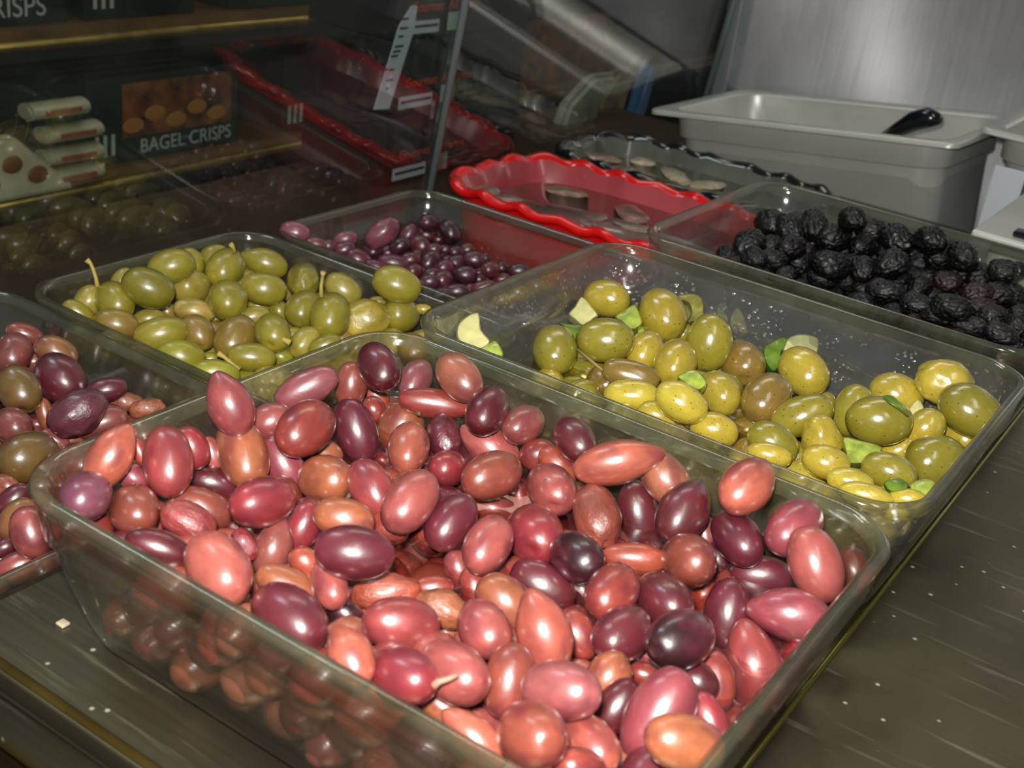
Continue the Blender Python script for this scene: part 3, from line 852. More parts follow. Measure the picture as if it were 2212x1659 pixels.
warm = ['brickred', 'brownred', 'orangered', 'orange', 'salmonbrown', 'rose', 'plum', 'maroon']
fE = fill('E', E_, 'kalamata_olive', 'kal', 1.3, warm, .038, 320, -.275, ('kalamata olives buried in the front dish', 'kalamata olives behind the near wall of the front dish'),
     ('kalamata olive buried under the top layer of the front dish', 'kalamata olive seen blurred through the near wall of the front dish'), 1)
fF = fill('F', F_, 'mixed_olive', 'kal', 1.2, ['brownred', 'plum', 'dusky', 'tan', 'orange'], .042, 50, -.57, ('mixed olives buried in the left dish',)*2, ('mixed olive buried under the top layer of the left dish',)*2, 2)
fC = fill('C', C_, 'green_olive', 'grn', 1.2, ['green', 'yellowgreen', 'browngreen'], .044, 70, -.57, ('green olives buried in the left rear dish',)*2, ('green olive buried under the top layer of the plain green dish',)*2, 3)
fD = fill('D', D_, 'seasoned_olive', 'mar', 1.2, ['green', 'yellow', 'browngreen'], .042, 60, -.27, ('seasoned olives buried in the oily dish',)*2, ('seasoned olive submerged under the top layer of the oily dish',)*2, 4)
fG = fill('G', G_, 'purple_olive', 'pur', 1.25, ['darkplum', 'plum', 'maroon'], .026, 150, -.57, ('purple olives buried in the small purple dish',)*2, ('purple olive buried under the top layer of the small purple dish',)*2, 5)
fH = fill('H', H_, 'black_olive', 'blk', 1.15, ['black', 'blackgloss', 'blackred'], .031, 170, -.27, ('black olives buried in the black-olive dish',)*2, ('black olive buried under the top layer of the black-olive dish',)*2, 6)
print('fill', [len(x) for x in (fE, fF, fC, fD, fG, fH)])
def at_t(x, y, P0): d = ray(x, y); return CAM+d*((P0-CAM).dot(FW))
def nearest(res, x, y): return min(res, key=lambda r: math.hypot(r['px'][0]-x, r['px'][1]-y))
def add_part(name, o, world_obj):
    world_obj.parent = o; world_obj.matrix_parent_inverse = o.matrix_world.inverted(); return world_obj
# stems on the green olives (a stem is a part of its olive)
for (ox, oy), pts in (((193, 630), [(211, 620), (207, 600), (201, 582), (196, 570), (187, 561)]), ((486, 580), [(507, 546), (504, 535), (498, 527)]),
                      ((714, 683), [(694, 641), (694, 615), (697, 595), (698, 588)]), ((589, 719), [(594, 722), (608, 731), (627, 740)]), ((543, 771), [(517, 798), (500, 785), (485, 772), (470, 763)])):
    r = nearest(C_, ox, oy); d = (r['P']-CAM).dot(FW); n = len(pts)
    ps = [W3(*(CAM+ray(*q)*(d-r['b']*(.55+.5*k/(n-1))))) for k, q in enumerate(pts)]
    rad = [.0011]*n; rad[-1] = .0018; rad[0] = .0015
    add_part('stem', r['o'], tube('stem', ps, rad, M['stem'], seg=7))
# stem scars and one stem among the kalamatas
for res, ox, oy, x, y in ((E_, 1158, 1155, 1159, 1186), (E_, 1191, 1057, 1180, 1040), (G_, 801, 543, 805, 546), (E_, 915, 900, 905, 893), (H_, 1860, 1100, 0, 0)):
    if not x: continue
    r = nearest(res, ox, oy); dd = (r['P']-CAM).dot(FW); P = CAM+ray(x, y)*(dd-r['b']*.93)
    bm = bmesh.new(); bmesh.ops.create_icosphere(bm, subdivisions=2, radius=.0011 if res is E_ else .0007)
    for v in bm.verts: v.co *= 1+.3*noise.noise(v.co*900)
    s_ = bm_obj('stem_scar', bm, M['pit']); s_.location = W3(*P); bpy.context.view_layer.update(); add_part('stem_scar', r['o'], s_)
r = nearest(E_, 876, 1460); dd = (r['P']-CAM).dot(FW)
add_part('stem', r['o'], tube('stem', [W3(*(CAM+ray(x, y)*(dd-r['b']*.95))) for x, y in ((936, 1482), (950, 1472), (968, 1467), (988, 1458))], [.0014, .001, .0009, .0007], M['stemdull'], seg=7))
# brine
def pool(name, key, z, mat, label, g=.0):
    u0, u1, v0, v1, zr = DISH[key]; i = inset(z, zr)+.004
    hu, hv = (u1-u0)/2-i, (v1-v0)/2-i
    dp_ = .012; rings = [[Vector((x*S, y*S, dz*S)) for x, y in rrect(hu-k, hv-k, .09)] for k, dz in ((.01, -dp_), (.004, -.004), (0, 0), (.003, .001))]
    o = loft(name, rings, mat); o.location = W3((u0+u1)/2, (v0+v1)/2, z); tag(o, label, 'brine', kind='stuff'); return o
M['oil'] = glass_mat('olive_oil', tint=(.90, .86, .55), haze=.04, hazecol=(.5, .46, .15), blurw=.15, refl=.03, rr=.02)
M['brine'] = glass_mat('red_brine', tint=(.97, .84, .82), haze=.015, hazecol=(.6, .3, .3), blurw=.1, refl=.03, rr=.02)
pool('oil_pool', 'D', -.185, M['oil'], 'yellow-green oily brine pooled round the seasoned olives')
pool('brine_pool', 'E', -.135, M['brine'], 'reddish brine between the kalamata olives of the front dish')
# celery and herbs in the oily dish
def slab(name, pts, P, thick, mat, label, cat='celery'):
    """pts: outline round the piece seen from its outer side; a cushion-edged solid with real thickness"""
    dep = (P-CAM).dot(FW); n0 = len(pts); q = []
    for i in range(n0):                       # Catmull-Rom smoothing of the outline
        p0, p1, p2, p3 = (np.array(pts[(i+k) % n0]) for k in (-1, 0, 1, 2))
        for k in range(3):
            s = k/3; q.append(.5*((2*p1)+(p2-p0)*s+(2*p0-5*p1+4*p2-p3)*s*s+(3*p1-p0-3*p2+p3)*s**3))
    pts = q; n = len(pts); c2 = sum(pts)/n; d0 = ray(*c2); dn = np.array([d0[0]*.6, d0[1]*.6, -.6])
    nrm = []
    for i in range(n):
        e = pts[(i+1) % n]-pts[i-1]; e = e/max(1e-6, np.linalg.norm(e)); nrm.append(np.array([-e[1], e[0]]))
    area2 = sum(pts[i][0]*pts[(i+1) % n][1]-pts[(i+1) % n][0]*pts[i][1] for i in range(n)); sg = 1 if area2 > 0 else -1
    bm = bmesh.new(); rings = []
    for ins, lift in ((3.2, .010), (1.2, .006), (0, 0), (0, -thick*.8), (1.5, -thick)):
        r = []
        for i in range(n):
            x, y = pts[i]+nrm[i]*ins*sg; w = noise.noise(Vector((x*.05, y*.05, 0)))*.006
            a = CAM+ray(x, y)*(dep-max(0, lift)*1.2+w-(y-c2[1])*.0006)
            if lift < 0: a = a+dn*(-lift)
            r.append(bm.verts.new(W3(*a)))
        rings.append(r)
    for a, b in zip(rings, rings[1:]):
        for i in range(n): bm.faces.new((a[i], b[i], b[(i+1) % n], a[(i+1) % n]))
    bm.faces.new(rings[0]); bm.faces.new(rings[-1][::-1])
    bmesh.ops.triangulate(bm, faces=[f for f in bm.faces if len(f.verts) > 4])
    o = bm_obj(name, bm, mat)
    c = sum((v.co for v in o.data.vertices), Vector())/len(o.data.vertices)
    o.data.transform(Matrix.Translation(-c)); o.location = c
    return tag(o, label, cat, 'chopped celery and herbs in the oily dish')
def zb(L_, ox, oy, s): return [(ox+x/s, oy+y/s) for x, y in L_]
def PD(x, y, z):
    d = ray(x, y); return CAM+d*((z-1)/d[2])
B5 = (900, 350, 2.765); B6 = (1400, 350, 2.074)
slab('celery_slice', zb([(370, 900), (385, 1000), (440, 1075), (360, 1125), (270, 1085), (240, 1040), (245, 975), (290, 925)], *B5), PD(1010, 715, -.06), .02, M['celerypale'], 'pale crescent celery slice stuck alone on the left wall of the oily dish')
slab('celery_slice', zb([(440, 1078), (475, 1068), (515, 1130), (510, 1165), (450, 1150), (385, 1128)], *B5), PD(1062, 760, -.075), .03, M['celery'], 'green celery end under the pale crescent on the left wall')
slab('celery_slice', zb([(985, 802), (1045, 860), (1085, 915), (1060, 935), (1000, 980), (940, 940), (908, 905), (945, 860)], *B5), PD(1258, 672, -.12), .04, M['celerypale'], 'white-green celery chunk left of the rearmost yellow olive')
slab('celery_slice', zb([(1300, 850), (1325, 885), (1350, 950), (1330, 985), (1280, 1002), (1230, 960), (1185, 925), (1240, 885)], *B5), PD(1360, 690, -.12), .05, M['celery'], 'ridged green celery stick between the two rear yellow olives')
slab('herb_leaf', zb([(850, 958), (900, 965), (985, 985), (960, 1030), (950, 1075), (915, 1040), (880, 990)], *B5), PD(1232, 712, -.13), .01, M['leaf'], 'curled green leaf behind the leftmost seasoned olive', 'herb')
slab('celery_slice', zb([(1555, 800), (1610, 785), (1680, 795), (1715, 840), (1710, 910), (1665, 955), (1615, 955), (1640, 900), (1625, 850), (1590, 830), (1555, 835)], *B5), PD(1495, 665, -.10), .03, M['shred'], 'translucent C-shaped celery slice right of the rear dark-spotted olive')
slab('herb_leaf', zb([(1790, 870), (1815, 872), (1860, 925), (1855, 960), (1820, 950), (1790, 915)], *B5), PD(1560, 675, -.11), .01, M['shred'], 'yellow herb scrap on the far wall above the tallest olive', 'herb')
slab('herb_leaf', zb([(1870, 935), (1910, 870), (1950, 910), (1978, 1020), (1935, 1025), (1905, 975), (1880, 990)], *B5), PD(1595, 695, -.13), .01, M['shred'], 'shredded brown-green herb against the far wall', 'herb')
slab('celery_slice', zb([(545, 810), (600, 785), (625, 800), (600, 850), (590, 915), (560, 940), (525, 900), (515, 840)], *B6), PD(1674, 765, -.13), .04, M['leaf'], 'dark green hollow celery ring behind the pale slab')
slab('celery_slice', zb([(625, 790), (680, 770), (755, 785), (765, 820), (755, 860), (720, 855), (670, 843), (605, 848), (612, 815)], *B6), PD(1732, 745, -.11), .05, M['celerypale'], 'thick pale celery slab resting on a yellow olive by the far wall')
slab('celery_slice', zb([(1560, 1290), (1590, 1255), (1650, 1240), (1700, 1265), (1735, 1320), (1690, 1365), (1640, 1345)], *B5), PD(1497, 822, -.085), .04, M['celery'], 'small green celery chunk lying on top of the olives, middle of the oily dish')
slab('celery_slice', zb([(875, 1232), (960, 1250), (1045, 1275), (1035, 1310), (990, 1345), (900, 1352), (885, 1300)], *B6), PD(1858, 975, -.11), .04, M['celery'], 'wide green celery piece under the largest right-hand olive')
slab('herb_leaf', zb([(1060, 1430), (1120, 1415), (1165, 1440), (1155, 1470), (1090, 1478), (1065, 1460)], *B6), PD(1935, 1050, -.09), .012, M['leaf'], 'bright green lettuce scrap at the near right corner', 'herb')
slab('herb_leaf', zb([(1170, 1450), (1220, 1420), (1280, 1430), (1300, 1475), (1270, 1510), (1235, 1515), (1195, 1490)], *B6), PD(1995, 1058, -.09), .012, M['celery'], 'crumpled pale green lettuce shred in the near right corner', 'herb')
slab('herb_leaf', zb([(1050, 1050), (1095, 1048), (1150, 1100), (1165, 1135), (1130, 1110), (1085, 1080)], *B6), PD(1933, 872, -.02), .008, M['leaf'], 'thin green leaf draped over the largest right-hand olive', 'herb')
slab('celery_slice', zb([(1300, 1000), (1345, 975), (1370, 1010), (1325, 1025)], *B5), PD(1385, 712, -.15), .03, M['celery'], 'small green celery bit below the ridged stick')
slab('herb_leaf', zb([(850, 1290), (940, 1275), (1000, 1290), (1010, 1330), (960, 1345), (890, 1325)], *B5), PD(1240, 822, -.19), .01, M['shred'], 'limp leaf half sunk in oil near the dish front', 'herb')
slab('celery_slice', zb([(1225, 1170), (1200, 1080), (1190, 1120), (1160, 1140), (1165, 1110), (1210, 1060), (1240, 1110)], *B6), PD(1975, 885, -.12), .02, M['celerypale'], 'pale celery sliver behind the largest right-hand olive')
tw = tube('twig', [W3(*(CAM+ray(1247, 755)*2.42)), W3(*(CAM+ray(1272, 775)*2.40)), W3(*(CAM+ray(1302, 800)*2.38))], [.0008, .0007, .0006], M['twig'], seg=6)
tag(tw, 'thin brown twig lying between two seasoned olives', 'twig')
# ---------------------------------------------------------------- red and black wavy dishes
def wavy(name, u0, u1, v0, v1, zr, h, mats, label, seed, nw=20):
    cu, cv, hu, hv = (u0+u1)/2, (v0+v1)/2, (u1-u0)/2, (v1-v0)/2; n = 480
    root = empty(name, W3(cu, cv, zr-h)); tag(root, label, 'dish')
    def ring(ins, z, wa, ex=4.6):
        out = []
        for k in range(n):
            a = 2*math.pi*k/n; c, s = math.cos(a), math.sin(a)
            x = abs(c)**(2/ex)*(hu-ins)*(1 if c > 0 else -1); y = abs(s)**(2/ex)*(hv-ins)*(1 if s > 0 else -1)
            out.append((x, y))
        per = [0]
        for k in range(n): p, q = out[k], out[(k+1) % n]; per.append(per[-1]+math.hypot(q[0]-p[0], q[1]-p[1]))
        res = []
        for k in range(n):
            x, y = out[k]; ph = 2*math.pi*nw*per[k]/per[-1]+seed; f = 1+wa*.009*math.sin(ph)/math.hypot(x, y)
            res.append(Vector((x*f*S, y*f*S, (z+h+wa*.009*math.cos(ph))*S)))
        return res
    loft('body', [ring(.07, -h, 0), ring(.055, -h+.02, 0), ring(.04, -.10, 0), ring(.03, -.03, .5)], mats[0], root, cap0=True, cap1=False)
    loft('rim', [ring(.03, -.03, .5), ring(.004, -.028, 1), ring(-.009, -.020, 1), ring(-.009, -.004, 1), ring(.004, .008, 1), ring(.022, .006, 1), ring(.036, -.012, .8)], mats[1], root, cap0=False, cap1=False)
    loft('inside_wall', [ring(.036, -.012, .8), ring(.055, -.05, .3), ring(.075, -.11, 0), ring(.10, -.2, 0)], mats[2], root, cap0=False, cap1=True)
    return root
wavy('red_dish', -2.66, -1.50, 3.66, 4.42, -.30, .297, (M['red'], M['red'], M['redin']), 'red dish with a wavy rim behind the small purple olives', 0)
wavy('black_dish', -2.66, -1.52, 4.45, 5.08, -.30, .297, (M['blackm'], M['blackm'], M['greyin']), 'black wavy-rimmed dish behind the red dish, below the steel pan', 1, 18)
def liquid(name, u0, u1, v0, v1, z, mat, label):
    n = 64; pts = []
    for k in range(n):
        a = 2*math.pi*k/n; c, s = math.cos(a), math.sin(a)
        pts.append((abs(c)**(2/3.2)*(u1-u0)/2*(1 if c > 0 else -1), abs(s)**(2/3.2)*(v1-v0)/2*(1 if s > 0 else -1)))
    o = loft(name, [[Vector((x*S, y*S, dz*S)) for x, y in pts] for dz in (-.03, 0)], mat); o.location = W3((u0+u1)/2, (v0+v1)/2, z); tag(o, label, 'brine', kind='stuff')
M['pinkpiece'] = simple('pink_brown_piece', (.62, .47, .43), .3, coat=.5, noise_s=60, amt=.3)
M['murky'] = simple('murky_brine', (.48, .38, .35), .12, coat=.6, noise_s=12, amt=.35)
M['murky2'] = simple('murky_green_brine', (.46, .46, .36), .12, coat=.6, noise_s=12, amt=.35)
liquid('murky_brine', -2.54, -1.59, 3.76, 4.33, -.37, M['murky'], 'murky brown marinade filling the red dish')
liquid('cloudy_brine', -2.53, -1.61, 4.54, 4.99, -.365, M['murky2'], 'cloudy grey-green marinade filling the black dish')
def lump(name, u, v, z, s, mat, label, cat, group, seed, flat=.3):
    bm = bmesh.new(); bmesh.ops.create_icosphere(bm, subdivisions=3, radius=1); off = Vector((seed, seed*2, 0))
    for w in bm.verts: w.co *= 1+.28*noise.noise(w.co*1.4+off); w.co.x *= s[0]*S; w.co.y *= s[1]*S; w.co.z *= s[1]*flat*S
    o = bm_obj(name, bm, mat); o.location = W3(u, v, z); o.rotation_euler.z = seed; tag(o, label, cat, group); return o
for i, (x, y, s, mt, lb) in enumerate([(1100, 430, (.05, .04), 'pinkpiece', 'pale lump near the left tip of the red dish'), (1290, 470, (.06, .035), 'pinkpiece', 'pale piece at the near rim of the red dish'),
        (1365, 462, (.11, .06), 'pinkpiece', 'largest pinkish piece at the right end of the red dish'), (1225, 415, (.09, .05), 'mush', 'brown sunken piece in the middle of the red dish'),
        (1050, 412, (.06, .05), 'mush', 'grey piece by the left end of the red dish'), (1270, 480, (.05, .03), 'pinkpiece', 'small white piece touching the red near rim'), (1370, 490, (.08, .04), 'mush', 'dark brown piece at the near right of the red dish')]):
    d = ray(x, y); P = CAM+d*((-.365-1)/d[2]); lump('mushroom_piece', P[0], min(P[1], 4.25), -.365, s, M[mt], lb, 'mushroom', 'pieces floating in the red dish', i+.5)
for i, (x, y, s, mt, lb) in enumerate([(1390, 350, (.06, .05), 'garlic', 'round pale clove in the black dish'), (1340, 368, (.09, .05), 'mush', 'greenish piece at the left of the black dish'),
        (1460, 380, (.12, .05), 'garlic', 'long pale piece along the black dish'), (1300, 340, (.08, .05), 'mush', 'dull piece by the left tip of the black dish'), (1530, 400, (.09, .05), 'garlic', 'pale piece near the middle of the black dish')]):
    d = ray(x, y); P = CAM+d*((-.36-1)/d[2]); lump('garlic_piece', P[0], min(max(P[1], 4.58), 4.95), -.36, s, M[mt], lb, 'garlic', 'pieces floating in the black dish', i+3.5)
# ---------------------------------------------------------------- steel pans
def pan(name, L, Wd, h, label, step=True):
    root = empty(name); tag(root, label, 'pan')
    def ring(ins, z, r): return [Vector((x*S, y*S, z*S)) for x, y in rrect(L/2-ins, Wd/2-ins, r)]
    loft('flange', [ring(0, -.022, .05), ring(.0, -.004, .05), ring(.006, 0, .05), ring(.06, -.002, .10), ring(.075, -.012, .12), ring(.078, -.022, .12)], M['pansteel'], root, cap0=False, cap1=False)
    loft('body', [ring(.072, -.015, .12), ring(.076, -.125, .12), ring(.078, -.128, .12), ring(.098, -.132, .11), ring(.099, -.136, .11), ring(.125, -h+.05, .13), ring(.14, -h, .12)], M['pansteel'], root, cap0=False, cap1=True)
    loft('inside_wall', [ring(.078, -.012, .12), ring(.086, -.12, .115), ring(.10, -.137, .115), ring(.115, -h+.05, .12), ring(.16, -h+.012, .1)], M['pansteel'], root, cap0=False, cap1=True)
    return root
p1 = pan('steel_pan', 1.44, .88, .68, 'tilted stainless steel pan with a black handle sticking out, below the steel wall')
# near edge from (-2.57,5.22,-.2) to (-1.16,5.12,0)
a = Vector(W3(-2.57, 5.20, -.20)); b = Vector(W3(-1.16, 5.08, .0)); X = (b-a).normalized(); Yv = Vector((.06, 1, .02)); Yv = (Yv-X*Yv.dot(X)).normalized(); Zv = X.cross(Yv)
mm = Matrix((X, Yv, Zv)).transposed().to_4x4(); mm.translation = (a+b)/2+Yv*.44*S; p1.matrix_world = mm
p2 = pan('steel_pan', 1.3, .9, .44, 'second steel pan cut by the right picture edge, its rim over the first one')
p2.location = W3(-.49, 5.76, .045)
box('liner_plate', (.0, 0, 0), (.01, .01, .01), M['pansteel']).name = 'tmp'; bpy.data.objects.remove(bpy.data.objects['tmp'])
sp_ = empty('spoon', W3(-1.5, 5.35, -.1)); tag(sp_, 'black-handled serving spoon sticking up inside the tilted steel pan', 'spoon')
def on_v(x, y, v): d = ray(x, y); return CAM+d*(v/d[1])
hp = [on_v(1900, 300, 5.45), on_v(1945, 277, 5.42), on_v(1975, 261, 5.40), on_v(2005, 254, 5.38), on_v(2030, 257, 5.36)]
h_ = tube('handle', [W3(*q) for q in hp], [.004, .0075, .0095, .0095, .005], M['blackp'], seg=16); h_.parent = sp_; h_.matrix_parent_inverse = Matrix.Translation(-sp_.location)
h2 = tube('neck', [W3(*on_v(1850, 330, 5.5)), W3(*hp[0])], .003, M['pansteel'], seg=8); h2.parent = sp_; h2.matrix_parent_inverse = Matrix.Translation(-sp_.location)
# lidded pan behind the black olives
lid = empty('lidded_pan', W3(-.2, 4.4, -.3)); tag(lid, 'lidded steel pan at the right edge behind the black olives', 'pan')
for nm, q in (('body', box('body', (-.72, 3.95, -.29), (.5, 4.85, -.03), M['pansteel'], bev=.004)), ('lid', box('lid', (-.77, 3.88, -.03), (.55, 4.92, 0), M['pansteel'], bev=.0025)), ('lid_handle', box('lid_handle', (-.66, 3.92, .0), (-.50, 3.975, .02), M['blackp'], bev=.0018))):
    q.parent = lid; q.matrix_parent_inverse = Matrix.Translation(-lid.location)
cd = box('plastic_scraper', (-.98, 5.02, -.6), (-.86, 5.035, -.03), M['white'], bev=.001); tag(cd, 'white plastic strip standing upright between the two steel pans', 'scraper')
# ---------------------------------------------------------------- glass screen and rod
th = .1
def gp(v, z, off=0): return W3(-2.68+math.tan(th)*(z+.3)+off, v, z)
def pane(name, v0, v1, z0, z1, label):
    vs = [gp(v0, z0), gp(v1, z0), gp(v1, z1), gp(v0, z1)]; n = Vector((-.006, 0, 0)); V = vs+[q+n for q in vs]
    o = mesh_obj(name, V, [(0, 1, 2, 3), (7, 6, 5, 4), (0, 4, 5, 1), (1, 5, 6, 2), (2, 6, 7, 3), (3, 7, 4, 0)], M['pane'], smooth=False); tag(o, label, kind='structure'); return o
pane('window_1', .2, 3.69, -.6, 2.6, 'sloping glass screen along the left of the olive dishes'); pane('window_2', 3.71, 6.06, -.6, 2.6, 'second pane of the glass screen, up to the steel wall')
rod = tube('screen_rod', [gp(3.70, -.60, .012), gp(3.70, 2.6, .012)], .0032, M['rod']); tag(rod, 'thin upright metal rod joining the two glass panes', 'rod')
for k, (vv, rr_) in enumerate(((6.0, .0035), (6.035, .002))):
    q = tube('pane_edge_strip', [gp(vv, -.55, .02), gp(vv, 2.6, .02)], rr_, M['rod']); tag(q, kind='structure')
S_(box('ledge', (-3.9, .2, -.72), (-2.75, 7, -.66), M['ledge']))
# ---------------------------------------------------------------- store shelf beyond the glass
sh = empty('store_shelf', W3(-5.4, 6, -4.3)); tag(sh, 'dark wooden store shelving with golden front edges beyond the glass', 'shelf')
def child(o, p): o.parent = p; o.matrix_parent_inverse = Matrix.Translation(-p.location); return o
for z in (-.98, -.245):
    child(box('shelf_board', (-6.3, .5, z-.035), (-5.0, 18, z+.03), M['wood']), sh)
    child(tube('shelf_lip', [W3(-4.99, .5, z-.04), W3(-4.99, 18, z-.04)], .006, M['golden']), sh)
    child(box('price_rail', (-5.03, .5, z-.12), (-5.0, 18, z-.06), M['dark']), sh)
child(box('back_panel', (-6.4, .5, -4.3), (-6.3, 18, 5), M['dark']), sh); child(box('kick_board', (-6.3, .5, -4.3), (-5.1, 18, -2.0), M['dark']), sh)
def yz(u, v, z, yaw=0): # text facing +u
    m = Matrix(((0, 0, 1), (1, 0, 0), (0, 1, 0))).to_4x4(); m.translation = W3(u, v, z); return m
def carton(name, v0, v1, z0, z1, mat, label, words=None, pic=True, size=.09, group=None, u=-5.06, tv=None, tz=None, side=True):
    root = empty(name, W3(u-.4, (v0+v1)/2, z0)); tag(root, label, 'box', group)
    child(box('carton_body', (u-.9, v0, z0), (u, v1, z1), mat, bev=.001), root)
    if side:
        for k in range(3): child(box('pretzel_mark', (u, v0+.05+.05*k, z0+.05), (u+.004, v0+.07+.05*k, z0+.16), M['lettering']), root)
    if pic:
        a = v0+(.22 if side else .04)
        child(box('picture_panel', (u, a, z0+.13), (u+.004, v1-.05, z1-.04), M['pic'], bev=0), root)
        for k in range(5):
            bm = bmesh.new(); bmesh.ops.create_uvsphere(bm, u_segments=20, v_segments=10, radius=1); q = bm_obj('printed_cracker', bm, M['cracker']); q.parent = root; q.matrix_parent_inverse = Matrix.Translation(-root.location)
            q.matrix_basis = Matrix.LocRotScale(W3(u+.004, a+.07+(v1-a-.14)*k/4.6, z0+.19+.05*(k % 2)), None, Vector((.0008, .07*S, .04*S)))
    if words: text('lettering', words, size*S, M['lettering'], root, yz(u+.006, tv if tv is not None else v0+.3, tz if tz is not None else z0+.04))
    return root
M['pic'] = simple('food_picture', (.55, .32, .12), .5, noise_s=45, amt=.5); M['cracker'] = simple('cracker_print', (.78, .52, .25), .6, noise_s=60, amt=.3)
carton('cracker_box', 4.05, 5.08, -.95, -.50, M['grn_box'], 'dark green box reading BAGEL CRISPS on the lower shelf', 'BAGEL CRISPS', size=.105, tv=4.38)
carton('cracker_box', 5.45, 6.30, -.95, -.50, M['grn_box'], 'green box with a burger picture right of the bagel crisps box', None)
carton('cracker_box', 2.75, 3.95, -.21, .4, M['grn_box'], 'green box reading CRISPS at the top left picture corner', 'BAGEL CRISPS', size=.13, tv=3.02, tz=-.17)
carton('cracker_box', 4.05, 4.75, -.21, .4, M['grn_box'], 'green box with pale drawings beside the top left crisps box', None, pic=False)
carton('cracker_box', 5.0, 5.9, -.21, .4, M['grn_box'], 'green box with an orange picture on the upper shelf', None, side=False)
carton('cracker_box', 6.1, 6.9, -.21, .4, M['grn_box'], 'rearmost green box on the upper shelf, left of the rod', None, side=False)
carton('cracker_box', 7.9, 9.3, -.95, -.45, M['pic'], 'orange-brown box on the lower shelf right of the black cartons', None, pic=False, side=False)
carton('cracker_box', 8.2, 9.6, -.21, .4, M['pic'], 'dull orange box on the upper shelf near the steel wall', None, pic=False, side=False)
def sleeve(v, z, k, w):
    root = empty('cracker_sleeve', W3(-4.95, v, z)); tag(root, ('topmost', 'second from top', 'third from top', 'lowest')[k]+' of the stacked cream cracker packets left of the bagel crisps box', 'cracker packet', 'stacked cream cracker packets')
    bm = bmesh.new(); bmesh.ops.create_cone(bm, cap_ends=True, segments=20, radius1=.05*S, radius2=.05*S, depth=w*S); bmesh.ops.bevel(bm, geom=[e for e in bm.edges if len(e.link_faces) == 2 and e.calc_face_angle(0) > 1], offset=.003, segments=2, affect='EDGES')
    o = bm_obj('packet', bm, M['cream'], root); o.rotation_euler = (math.pi/2, 0, 0); o.scale = (1.3, .8, 1)
    child(box('packet_band', (-4.882, v-w*.3, z-.012), (-4.878, v+w*.3, z+.014), M['orangeband']), root)
M['cream'] = simple('cream_wrapper', (.74, .72, .58), .35, coat=.3, noise_s=30, amt=.15); M['orangeband'] = simple('red_band', (.62, .30, .20), .5)
for k, (v, z) in enumerate(((3.78, -.58), (3.86, -.70), (3.86, -.81), (3.86, -.91))): sleeve(v, z, k, .34)
# bag of cookies
cb = empty('cookie_bag', W3(-4.9, 3.4, -.95)); tag(cb, 'white bag with brown cookies printed on it at the left picture edge', 'bag')
V = [(-4.85, 3.05, -.95), (-4.85, 3.82, -.95), (-4.95, 3.55, -.68), (-4.95, 3.10, -.64), (-5.1, 3.05, -.95), (-5.1, 3.82, -.95), (-5.0, 3.55, -.68), (-5.0, 3.10, -.64)]
bm = bmesh.new(); vs = [bm.verts.new(W3(*q)) for q in V]
for f in ((0, 1, 2, 3), (7, 6, 5, 4), (0, 4, 5, 1), (1, 5, 6, 2), (2, 6, 7, 3), (3, 7, 4, 0)): bm.faces.new([vs[i] for i in f])
bmesh.ops.bevel(bm, geom=bm.edges[:], offset=.004, segments=3, affect='EDGES'); child(bm_obj('bag_body', bm, M['cream']), cb)
for (v, z, a) in ((3.50, -.80, 0), (3.28, -.76, 0), (3.62, -.86, 0), (3.36, -.87, 0)):
    bm = bmesh.new(); bmesh.ops.create_uvsphere(bm, u_segments=20, v_segments=10, radius=1); q = bm_obj('printed_cookie', bm, M['pic']); q.parent = cb; q.matrix_parent_inverse = Matrix.Translation(-cb.location)
    q.matrix_basis = Matrix.LocRotScale(W3(-4.846-.1*(z+.95)/.29, v, z), None, Vector((.003, .055*S, .045*S)))
# ---------------------------------------------------------------- black cartons by the rod
M['faint'] = simple('faint_print', (.24, .26, .24), .6)
for k, z in enumerate((-.66, -.33, 0.0, .33)):
    lb = ('lowest', 'second from the bottom', 'third from the bottom', 'topmost')[k]
    u = -3.42; root = empty('deli_carton', W3(u-.3, 4.9, z)); tag(root, lb+' of the black cartons with orange lettering behind the rod', 'box', 'stacked black cartons')
    child(box('carton_body', (u-.5, 4.36, z), (u, 5.42, z+.32), M['blk_box'], bev=.001), root)
    child(box('price_label', (u, 4.43, z+.02), (u+.005, 4.67, z+.075), M['white']), root)
    child(box('label_stripe', (u+.005, 4.44, z+.045), (u+.007, 4.66, z+.058), M['ink']), root)
    child(box('printed_badge', (u, 4.74, z+.02), (u+.005, 4.84, z+.10), M['lettering']), root)
    for j in range(4): child(box('small_print', (u, 4.9, z+.02+.025*j), (u+.004, 5.12, z+.027+.025*j), M['faint']), root)
    text('lettering', 'Gourmet  All Farms', .062*S, M['orange'], root, yz(u+.006, 4.46, z+.115))
ps = empty('price_strip', W3(-3.4, 4.33, -.3)); tag(ps, 'long white label strip with dark bars left of the black cartons', 'label strip')
def onu(x, y, U): d = ray(x, y); return CAM+d*(U/d[0])
q4 = [onu(x, y, -3.38) for x, y in ((808, 237), (841, 235), (896, 60), (902, 12), (890, 12), (862, 58), (850, 100))]
bm = bmesh.new(); f = bm.faces.new([bm.verts.new(W3(*q)) for q in q4]); r = bmesh.ops.extrude_face_region(bm, geom=[f])
for w in r['geom']:
    if isinstance(w, bmesh.types.BMVert): w.co.x -= .001
child(bm_obj('strip_card', bm, M['white'], smooth=False), ps)
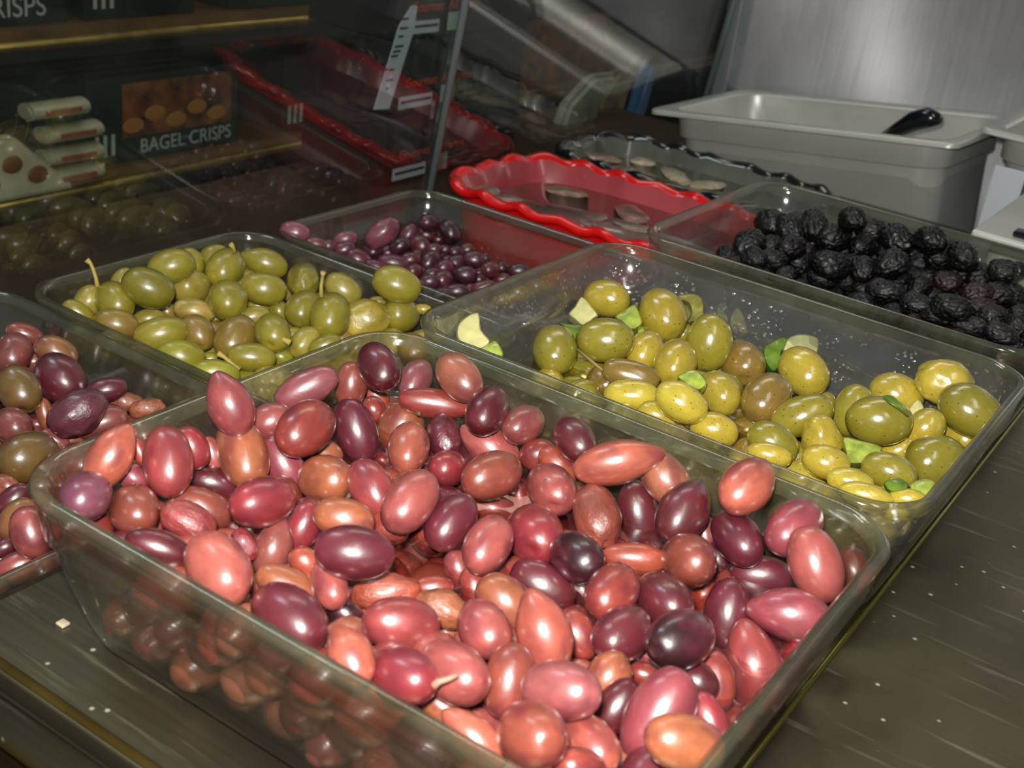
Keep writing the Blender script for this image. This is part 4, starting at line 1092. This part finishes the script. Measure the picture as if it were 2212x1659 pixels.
for (x, y, w) in ((875, 40, 14), (872, 60, 16), (866, 78, 10), (862, 99, 18), (857, 110, 16), (852, 120, 14), (846, 150, 10), (842, 172, 14), (834, 150, 6), (838, 190, 8)):
    A = onu(x-w/2, y, -3.376); Bq = onu(x+w/2, y-2.2, -3.376)
    child(box('printed_bar', (A[0], A[1], Bq[2]-.008), (A[0]+.003, Bq[1], Bq[2]+.0), M['ink']), ps)
# bags near the steel wall
def bag(name, pts, U, mat, label, cat='bag', thick=.02):
    P = [onu(x, y, U) for x, y in pts]; bm = bmesh.new(); f = bm.faces.new([bm.verts.new(W3(*q)) for q in P]); r = bmesh.ops.extrude_face_region(bm, geom=[f])
    for w in r['geom']:
        if isinstance(w, bmesh.types.BMVert): w.co.x -= thick
    bmesh.ops.bevel(bm, geom=bm.edges[:], offset=thick*.3, segments=3, affect='EDGES'); o = bm_obj(name, bm, mat)
    c = sum((v.co for v in o.data.vertices), Vector())/len(o.data.vertices); o.data.transform(Matrix.Translation(-c)); o.location = c
    return tag(o, label, cat)
M['paper'] = simple('bag_paper', (.60, .60, .50), .5, noise_s=20, amt=.2); M['tanbag'] = simple('tan_bag', (.55, .46, .26), .5, noise_s=40, amt=.4); M['blue'] = simple('blue_bag', (.25, .42, .60), .3, coat=.4)
bag('paper_bag', [(1198, 330), (1275, 330), (1300, 225), (1340, 160), (1290, 165), (1235, 225), (1215, 280)], -3.6, M['paper'], 'cream paper bag leaning beyond the glass, left of the pans')
bag('snack_bag', [(1280, 330), (1325, 325), (1350, 240), (1375, 145), (1345, 150), (1300, 215), (1290, 270)], -3.7, M['tanbag'], 'tan and cream snack bag with dark marks behind the paper bag')
bag('blue_packet', [(1352, 310), (1375, 300), (1400, 235), (1425, 140), (1408, 140), (1380, 230)], -3.8, M['blue'], 'narrow blue packet between snack bag and steel pan', 'packet')
cr = box('counter_crumb', (-1.354, 1.022, -.3), (-1.336, 1.038, -.294), M['garlic'], bev=.0005); tag(cr, 'tiny pale crumb on the steel counter by the left corner of the front dish', 'crumb')
d = ray(136, 1348); P = CAM+d*((-.298-1)/d[2]); cr.data.transform(Matrix.Translation(-W3(-1.345, 1.03, -.296))); cr.location = W3(P[0], P[1], -.296)
